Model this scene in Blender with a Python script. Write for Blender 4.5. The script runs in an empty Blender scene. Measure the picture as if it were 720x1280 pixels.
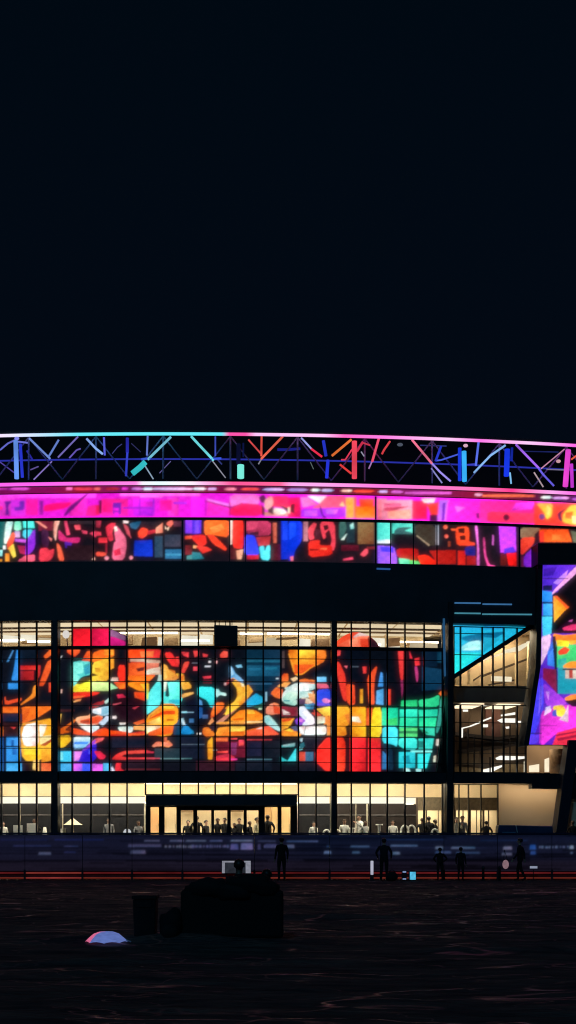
import bpy, bmesh, math, random
import numpy as np
from mathutils import Vector, Matrix, noise as mnoise
random.seed(7)
scene = bpy.context.scene
COL = scene.collection
R2 = math.radians

# ------------------------------------------------------------------ frame of the place
F, CX, HY, CAMZ = 1500.0, 360.0, 1040.0, 2.1       # surveyed from a camera 2.1 m up
D0, RAD = 62.5, 128.0                               # distance to the arena, radius of its drum
X0 = -6.46
YC = D0 + RAD

def hit(px, off=0.0):
    """where the sight line px meets the drum of radius RAD+off: (angle, depth)"""
    k = (px - CX) / F
    a = k * k + 1; b = -2 * (k * X0 + YC); c = X0 * X0 + YC * YC - (RAD + off) ** 2
    t = (-b - math.sqrt(b * b - 4 * a * c)) / (2 * a)
    return math.atan2(t * k - X0, YC - t), t
def th(px, off=0.0): return hit(px, off)[0]
def zl(px, py, off=0.0): return CAMZ + (HY - py) / F * hit(px, off)[1]
def zr(py, off=0.0): return CAMZ + (HY - py) / F * (D0 - off)
def pos(t, z, off): return (X0 + (RAD + off) * math.sin(t), YC - (RAD + off) * math.cos(t), z)
def P(px, py, off=0.0):
    t, d = hit(px, off); return pos(t, CAMZ + (HY - py) / F * d, off)
def at(px, py, Y): return ((px - CX) / F * Y, Y, CAMZ + (HY - py) / F * Y)

def lin(h):
    o = []
    for i in (0, 2, 4):
        c = int(h[i:i + 2], 16) / 255
        o.append(c / 12.92 if c <= .04045 else ((c + .055) / 1.055) ** 2.4)
    return o

# ------------------------------------------------------------------ materials
MATS = {}
def mat(name, col, rough=.6, metal=0., var=.25, scale=6., bump=0.):
    if name in MATS: return MATS[name]
    m = bpy.data.materials.new(name); m.use_nodes = True
    nt = m.node_tree; b = nt.nodes['Principled BSDF']
    if isinstance(col, str): col = lin(col)
    tc = nt.nodes.new('ShaderNodeTexCoord')
    n = nt.nodes.new('ShaderNodeTexNoise'); n.inputs['Scale'].default_value = scale; n.inputs['Detail'].default_value = 5
    r = nt.nodes.new('ShaderNodeValToRGB')
    r.color_ramp.elements[0].position = .3; r.color_ramp.elements[1].position = .7
    r.color_ramp.elements[0].color = (*[c * (1 - var) for c in col], 1)
    r.color_ramp.elements[1].color = (*[min(1, c * (1 + var)) for c in col], 1)
    nt.links.new(tc.outputs['Object'], n.inputs['Vector']); nt.links.new(n.outputs['Fac'], r.inputs['Fac'])
    nt.links.new(r.outputs['Color'], b.inputs['Base Color'])
    b.inputs['Roughness'].default_value = rough; b.inputs['Metallic'].default_value = metal
    if bump:
        bp = nt.nodes.new('ShaderNodeBump'); bp.inputs['Strength'].default_value = bump; bp.inputs['Distance'].default_value = .02
        nt.links.new(n.outputs['Fac'], bp.inputs['Height']); nt.links.new(bp.outputs['Normal'], b.inputs['Normal'])
    MATS[name] = m; return m
def emis(name, col, strength=1., var=0.1, scale=3.):
    """the face of a lamp, or of a part given its light as emission"""
    if name in MATS: return MATS[name]
    m = bpy.data.materials.new(name); m.use_nodes = True
    nt = m.node_tree; nt.nodes.clear()
    if isinstance(col, str): col = lin(col)
    o = nt.nodes.new('ShaderNodeOutputMaterial'); e = nt.nodes.new('ShaderNodeEmission')
    tc = nt.nodes.new('ShaderNodeTexCoord'); n = nt.nodes.new('ShaderNodeTexNoise'); n.inputs['Scale'].default_value = scale
    mr = nt.nodes.new('ShaderNodeMapRange'); mr.inputs[3].default_value = strength * (1 - 2 * var); mr.inputs[4].default_value = strength * (1 + 2 * var)
    nt.links.new(tc.outputs['Object'], n.inputs['Vector']); nt.links.new(n.outputs['Fac'], mr.inputs[0]); nt.links.new(mr.outputs[0], e.inputs['Strength'])
    e.inputs['Color'].default_value = (*col, 1)
    nt.links.new(e.outputs[0], o.inputs[0]); MATS[name] = m; return m
def pixel_mat(strength=1.2):
    if 'pixel_glow' in MATS: return MATS['pixel_glow']
    m = bpy.data.materials.new('pixel_glow'); m.use_nodes = True
    nt = m.node_tree; nt.nodes.clear()
    o = nt.nodes.new('ShaderNodeOutputMaterial'); e = nt.nodes.new('ShaderNodeEmission'); a = nt.nodes.new('ShaderNodeAttribute')
    a.attribute_name = 'pixels'; e.inputs['Strength'].default_value = strength
    nt.links.new(a.outputs['Color'], e.inputs['Color']); nt.links.new(e.outputs[0], o.inputs[0])
    MATS['pixel_glow'] = m; return m
def glass_mat():
    if 'glass' in MATS: return MATS['glass']
    m = bpy.data.materials.new('glass'); m.use_nodes = True
    nt = m.node_tree; nt.nodes.clear()
    o = nt.nodes.new('ShaderNodeOutputMaterial'); mx = nt.nodes.new('ShaderNodeMixShader')
    t = nt.nodes.new('ShaderNodeBsdfTransparent'); t.inputs[0].default_value = (.95, .97, .97, 1)
    g = nt.nodes.new('ShaderNodeBsdfGlossy'); g.inputs['Roughness'].default_value = .03
    fr = nt.nodes.new('ShaderNodeFresnel'); fr.inputs[0].default_value = 1.45
    nt.links.new(fr.outputs[0], mx.inputs[0]); nt.links.new(t.outputs[0], mx.inputs[1]); nt.links.new(g.outputs[0], mx.inputs[2])
    nt.links.new(mx.outputs[0], o.inputs[0]); MATS['glass'] = m; return m

# ------------------------------------------------------------------ mesh building
class MB:
    def __init__(s): s.v, s.f, s.mi = [], [], []
    def add(s, vs, fs, mi=0):
        n = len(s.v); s.v += [tuple(v) for v in vs]
        for f in fs: s.f.append([i + n for i in f]); s.mi.append(mi)
    def hexa(s, fr, bk, mi=0):            # fr / bk: polygons of equal length, front and back
        n = len(fr)
        s.add(fr + bk, [list(range(n)), list(range(2 * n - 1, n - 1, -1))] + [[i, i + n, (i + 1) % n + n, (i + 1) % n] for i in range(n)], mi)
    def arcbox(s, t0, t1, z0, z1, ob, of, seg=None, mi=0):
        if seg is None: seg = max(1, int(abs(t1 - t0) * RAD / 1.2))
        V = []
        for i in range(seg + 1):
            t = t0 + (t1 - t0) * i / seg
            V += [pos(t, z0, of), pos(t, z1, of), pos(t, z1, ob), pos(t, z0, ob)]
        fs = [[0, 1, 2, 3], [4 * seg + 3, 4 * seg + 2, 4 * seg + 1, 4 * seg]]
        for i in range(seg):
            a = 4 * i; b = a + 4
            for j in range(4): fs.append([a + j, b + j, b + (j + 1) % 4, a + (j + 1) % 4])
        s.add(V, fs, mi)
    def prism(s, poly, of, ob, mi=0):     # outline on the drum's face, pushed back radially
        fr, bk = [], []
        for px, py in poly:
            t, d = hit(px, of); z = CAMZ + (HY - py) / F * d
            fr.append(pos(t, z, of)); bk.append(pos(t, z, ob))
        s.hexa(fr, bk, mi)
    def box(s, x0, x1, y0, y1, z0, z1, mi=0):
        s.hexa([(x0, y0, z0), (x1, y0, z0), (x1, y0, z1), (x0, y0, z1)], [(x0, y1, z0), (x1, y1, z0), (x1, y1, z1), (x0, y1, z1)], mi)
    def tube(s, p0, p1, r, n=8, mi=0, r1=None):
        p0, p1 = Vector(p0), Vector(p1); d = (p1 - p0)
        if d.length < 1e-6: return
        d.normalize(); a = d.orthogonal().normalized(); b = d.cross(a); r1 = r if r1 is None else r1
        V = [p0 + (a * math.cos(2 * math.pi * i / n) + b * math.sin(2 * math.pi * i / n)) * r for i in range(n)] + \
            [p1 + (a * math.cos(2 * math.pi * i / n) + b * math.sin(2 * math.pi * i / n)) * r1 for i in range(n)]
        s.add(V, [[i, (i + 1) % n, n + (i + 1) % n, n + i] for i in range(n)] + [list(range(n - 1, -1, -1)), list(range(n, 2 * n))], mi)
    def lathe(s, prof, c, n=16, mi=0, sx=1., sy=1.):
        V = []
        for r, z in prof:
            for i in range(n):
                a = 2 * math.pi * i / n; V.append((c[0] + r * sx * math.cos(a), c[1] + r * sy * math.sin(a), c[2] + z))
        fs = []
        for k in range(len(prof) - 1):
            for i in range(n):
                j = (i + 1) % n; fs.append([k * n + i, k * n + j, (k + 1) * n + j, (k + 1) * n + i])
        fs.append(list(range(n - 1, -1, -1))); fs.append([(len(prof) - 1) * n + i for i in range(n)])
        s.add(V, fs, mi)
    def blob(s, c, r, n=10, mi=0):         # r = (rx, ry, rz)
        V = []; m = n // 2
        for k in range(m + 1):
            ph = -math.pi / 2 + math.pi * k / m; rr = max(.02, math.cos(ph))
            for i in range(n):
                a = 2 * math.pi * i / n; V.append((c[0] + r[0] * rr * math.cos(a), c[1] + r[1] * rr * math.sin(a), c[2] + r[2] * math.sin(ph)))
        fs = [[k * n + i, k * n + (i + 1) % n, (k + 1) * n + (i + 1) % n, (k + 1) * n + i] for k in range(m) for i in range(n)]
        fs += [list(range(n - 1, -1, -1)), [m * n + i for i in range(n)]]
        s.add(V, fs, mi)
    def build(s, name, mats, parent=None, smooth=False, bevel=0.):
        me = bpy.data.meshes.new(name); me.from_pydata(s.v, [], s.f)
        if not isinstance(mats, (list, tuple)): mats = [mats]
        for m in mats: me.materials.append(m)
        me.polygons.foreach_set('material_index', s.mi)
        bm = bmesh.new(); bm.from_mesh(me); bmesh.ops.recalc_face_normals(bm, faces=bm.faces); bm.to_mesh(me); bm.free()
        if smooth:
            me.polygons.foreach_set('use_smooth', [True] * len(me.polygons))
        o = bpy.data.objects.new(name, me); COL.objects.link(o)
        if bevel:
            bv = o.modifiers.new('bevel', 'BEVEL'); bv.width = bevel; bv.segments = 2; bv.limit_method = 'ANGLE'
        if parent: adopt(o, parent)
        return o
def adopt(o, p):
    o.parent = p
    o.matrix_parent_inverse = Matrix.Translation(p_world(p)).inverted() if p.matrix_parent_inverse else Matrix()
def p_world(p):
    v = Vector(p.location)
    return v
def thing(name, label, cat, loc=(0, 0, 0), group=None):
    o = bpy.data.objects.new(name, None); COL.objects.link(o); o.location = loc; o.empty_display_size = .3
    tag(o, label, cat, group); return o
def tag(o, label=None, cat=None, group=None, kind=None):
    if label: o['label'] = label
    if cat: o['category'] = cat
    if group: o['group'] = group
    if kind: o['kind'] = kind
    return o
def structure(o): o['kind'] = 'structure'; return o

# ------------------------------------------------------------------ display pictures
class Raster:
    SS = 3
    def __init__(s, x0, y0, x1, y1, bg='05060c'):
        s.x0, s.y0 = x0, y0; s.w, s.h = int((x1 - x0) * s.SS), int((y1 - y0) * s.SS)
        s.im = np.empty((s.h, s.w, 3)); s.im[:] = lin(bg)
    def poly(s, pts, col, rnd=0):
        if rnd and len(pts) > 4:
            cx_ = sum(p[0] for p in pts) / len(pts); cy_ = sum(p[1] for p in pts) / len(pts)
            pts = [(cx_ + (x - cx_) * 1.03, cy_ + (y - cy_) * 1.03) for x, y in pts]
            for _ in range(rnd):                       # rounded corners
                q = []
                for (x1, y1), (x2, y2) in zip(pts, pts[1:] + pts[:1]):
                    k_ = .16; q += [(x1 + (x2 - x1) * k_, y1 + (y2 - y1) * k_), (x2 - (x2 - x1) * k_, y2 - (y2 - y1) * k_)]
                pts = q
        pts = [((x - s.x0) * s.SS, (y - s.y0) * s.SS) for x, y in pts]
        xs = [p[0] for p in pts]; ys = [p[1] for p in pts]
        ax, bx = max(0, int(min(xs))), min(s.w, int(max(xs)) + 2); ay, by = max(0, int(min(ys))), min(s.h, int(max(ys)) + 2)
        if ax >= bx or ay >= by: return
        gx, gy = np.meshgrid(np.arange(ax, bx) + .5, np.arange(ay, by) + .5)
        ins = np.zeros(gx.shape, bool); n = len(pts)
        for i in range(n):
            x1, y1 = pts[i]; x2, y2 = pts[(i + 1) % n]
            if y1 == y2: continue
            ins ^= ((y1 > gy) != (y2 > gy)) & (gx < (x2 - x1) * (gy - y1) / (y2 - y1) + x1)
        # a little unevenness inside each patch of colour
        rs = np.random.RandomState((int(sum(xs) * 7 + sum(ys) * 13)) & 0xffff)
        gx2 = (gx - ax) / max(1, bx - ax) - .5; gy2 = (gy - ay) / max(1, by - ay) - .5
        k = 1 + rs.uniform(-.35, .35) * gx2 * 2 + rs.uniform(-.35, .35) * gy2 * 2 + .12 * np.sin(gx / 7. + rs.uniform(0, 6)) * np.sin(gy / 5. + rs.uniform(0, 6))
        c = np.array(lin(col))
        kk = np.clip(k[ins], .3, 1.7)[:, None]
        pw = np.array([.5, 1.25, 1.3]) if c[0] > c[1] > c[2] else (np.array([1.3, .6, .5]) if c[2] > c[0] else np.ones(3))   # patches drift in hue
        s.im[ay:by, ax:bx][ins] = np.clip(c * kk ** pw * (1 + rs.uniform(-.05, .05, 3)), 0, 1.2)
    def draw(s, text):
        ox = oy = 0.; sc = 1.
        for ln in text.strip().split('\n'):
            t = ln.split()
            if not t: continue
            r_ = 0
            if t[0] == '@': ox, oy, sc = float(t[1]), float(t[2]), float(t[3]); continue
            if t[0] == 'R':
                x0, y0, x1, y1 = map(float, t[2:6]); pts = [(x0, y0), (x1, y0), (x1, y1), (x0, y1)]; c = t[1]
            elif t[0] == 'C':
                x, y, r = map(float, t[2:5]); pts = [(x + r * math.cos(a), y + r * math.sin(a)) for a in np.linspace(0, 6.283, 15)[:-1]]; c = t[1]
            else:
                c = t[0]; q = list(map(float, t[1:])); pts = list(zip(q[::2], q[1::2])); r_ = 1
                assert len(q) % 2 == 0 and len(c) == 6, ln
            s.poly([(ox + x / sc, oy + y / sc) for x, y in pts], c, r_)
        return s
    def blur(s, im, sig):
        sg = sig * s.SS / 2; n = int(sg * 3) + 1; k = np.exp(-.5 * (np.arange(-n, n + 1) / sg) ** 2); k /= k.sum()
        for ax in (0, 1):
            p = np.pad(im, [(n, n) if a == ax else (0, 0) for a in range(3)], mode='edge'); acc = 0
            for i, kk in enumerate(k):
                sl = [slice(None)] * 3; sl[ax] = slice(i, i + im.shape[ax]); acc = acc + kk * p[tuple(sl)]
            im = acc
        return im
    def soften(s, sig=1.0, grain=.05, glow=.14, wide=7.):
        a_ = s.blur(s.im, sig); s.im = a_ * (1 - glow * .4) + s.blur(a_, wide) * glow if glow else a_
        rs = np.random.RandomState(3)
        g = rs.normal(0, 1, (s.h // 5 + 2, s.w // 5 + 2)); g = np.kron(g, np.ones((5, 5)))[:s.h, :s.w]
        s.im *= np.clip(1 + grain * g, .6, 1.4)[:, :, None]
        return s
    def __call__(s, px, py):
        if s.x0 < 0: px = np.abs(px)                     # the picture runs on past the surveyed stretch
        if s.x0 + s.w / s.SS > 760: px = np.where(px > 724, 1448 - px, px)
        i = np.clip(((py - s.y0) * s.SS).astype(int), 0, s.h - 1); j = np.clip(((px - s.x0) * s.SS).astype(int), 0, s.w - 1)
        return s.im[i, j]

def led_sheet(name, parent, ras, th_lo, th_hi, z_lo, z_hi, off, nx, ny):
    """a curved display; th_lo/th_hi may be functions of the 0..1 height so that a side can slant; z_lo/z_hi functions of 0..1 along"""
    V = np.zeros(((ny + 1), (nx + 1), 3))
    for j in range(ny + 1):
        v = j / ny; a, b = th_lo(v), th_hi(v)
        for i in range(nx + 1):
            u = i / nx; t = a + (b - a) * u; z = z_lo(u) + (z_hi(u) - z_lo(u)) * v
            V[j, i] = pos(t, z, off)
    V = V.reshape(-1, 3)
    px = CX + V[:, 0] / V[:, 1] * F; py = HY - (V[:, 2] - CAMZ) / V[:, 1] * F
    c = ras(px, py)
    idx = np.arange((nx + 1) * (ny + 1)).reshape(ny + 1, nx + 1)
    q = np.stack([idx[:-1, :-1], idx[:-1, 1:], idx[1:, 1:], idx[1:, :-1]], -1).reshape(-1, 4)
    return pix_mesh(name, V, q, c, parent)
def pix_mesh(name, V, q, c, parent):
    me = bpy.data.meshes.new(name); me.from_pydata(V.tolist(), [], q.tolist())
    at_ = me.attributes.new('pixels', 'FLOAT_COLOR', 'POINT')
    at_.data.foreach_set('color', np.concatenate([c, np.ones((len(c), 1))], 1).astype(np.float32).ravel())
    me.materials.append(pixel_mat())
    o = bpy.data.objects.new(name, me); COL.objects.link(o)
    if parent: adopt(o, parent)
    return o
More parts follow.
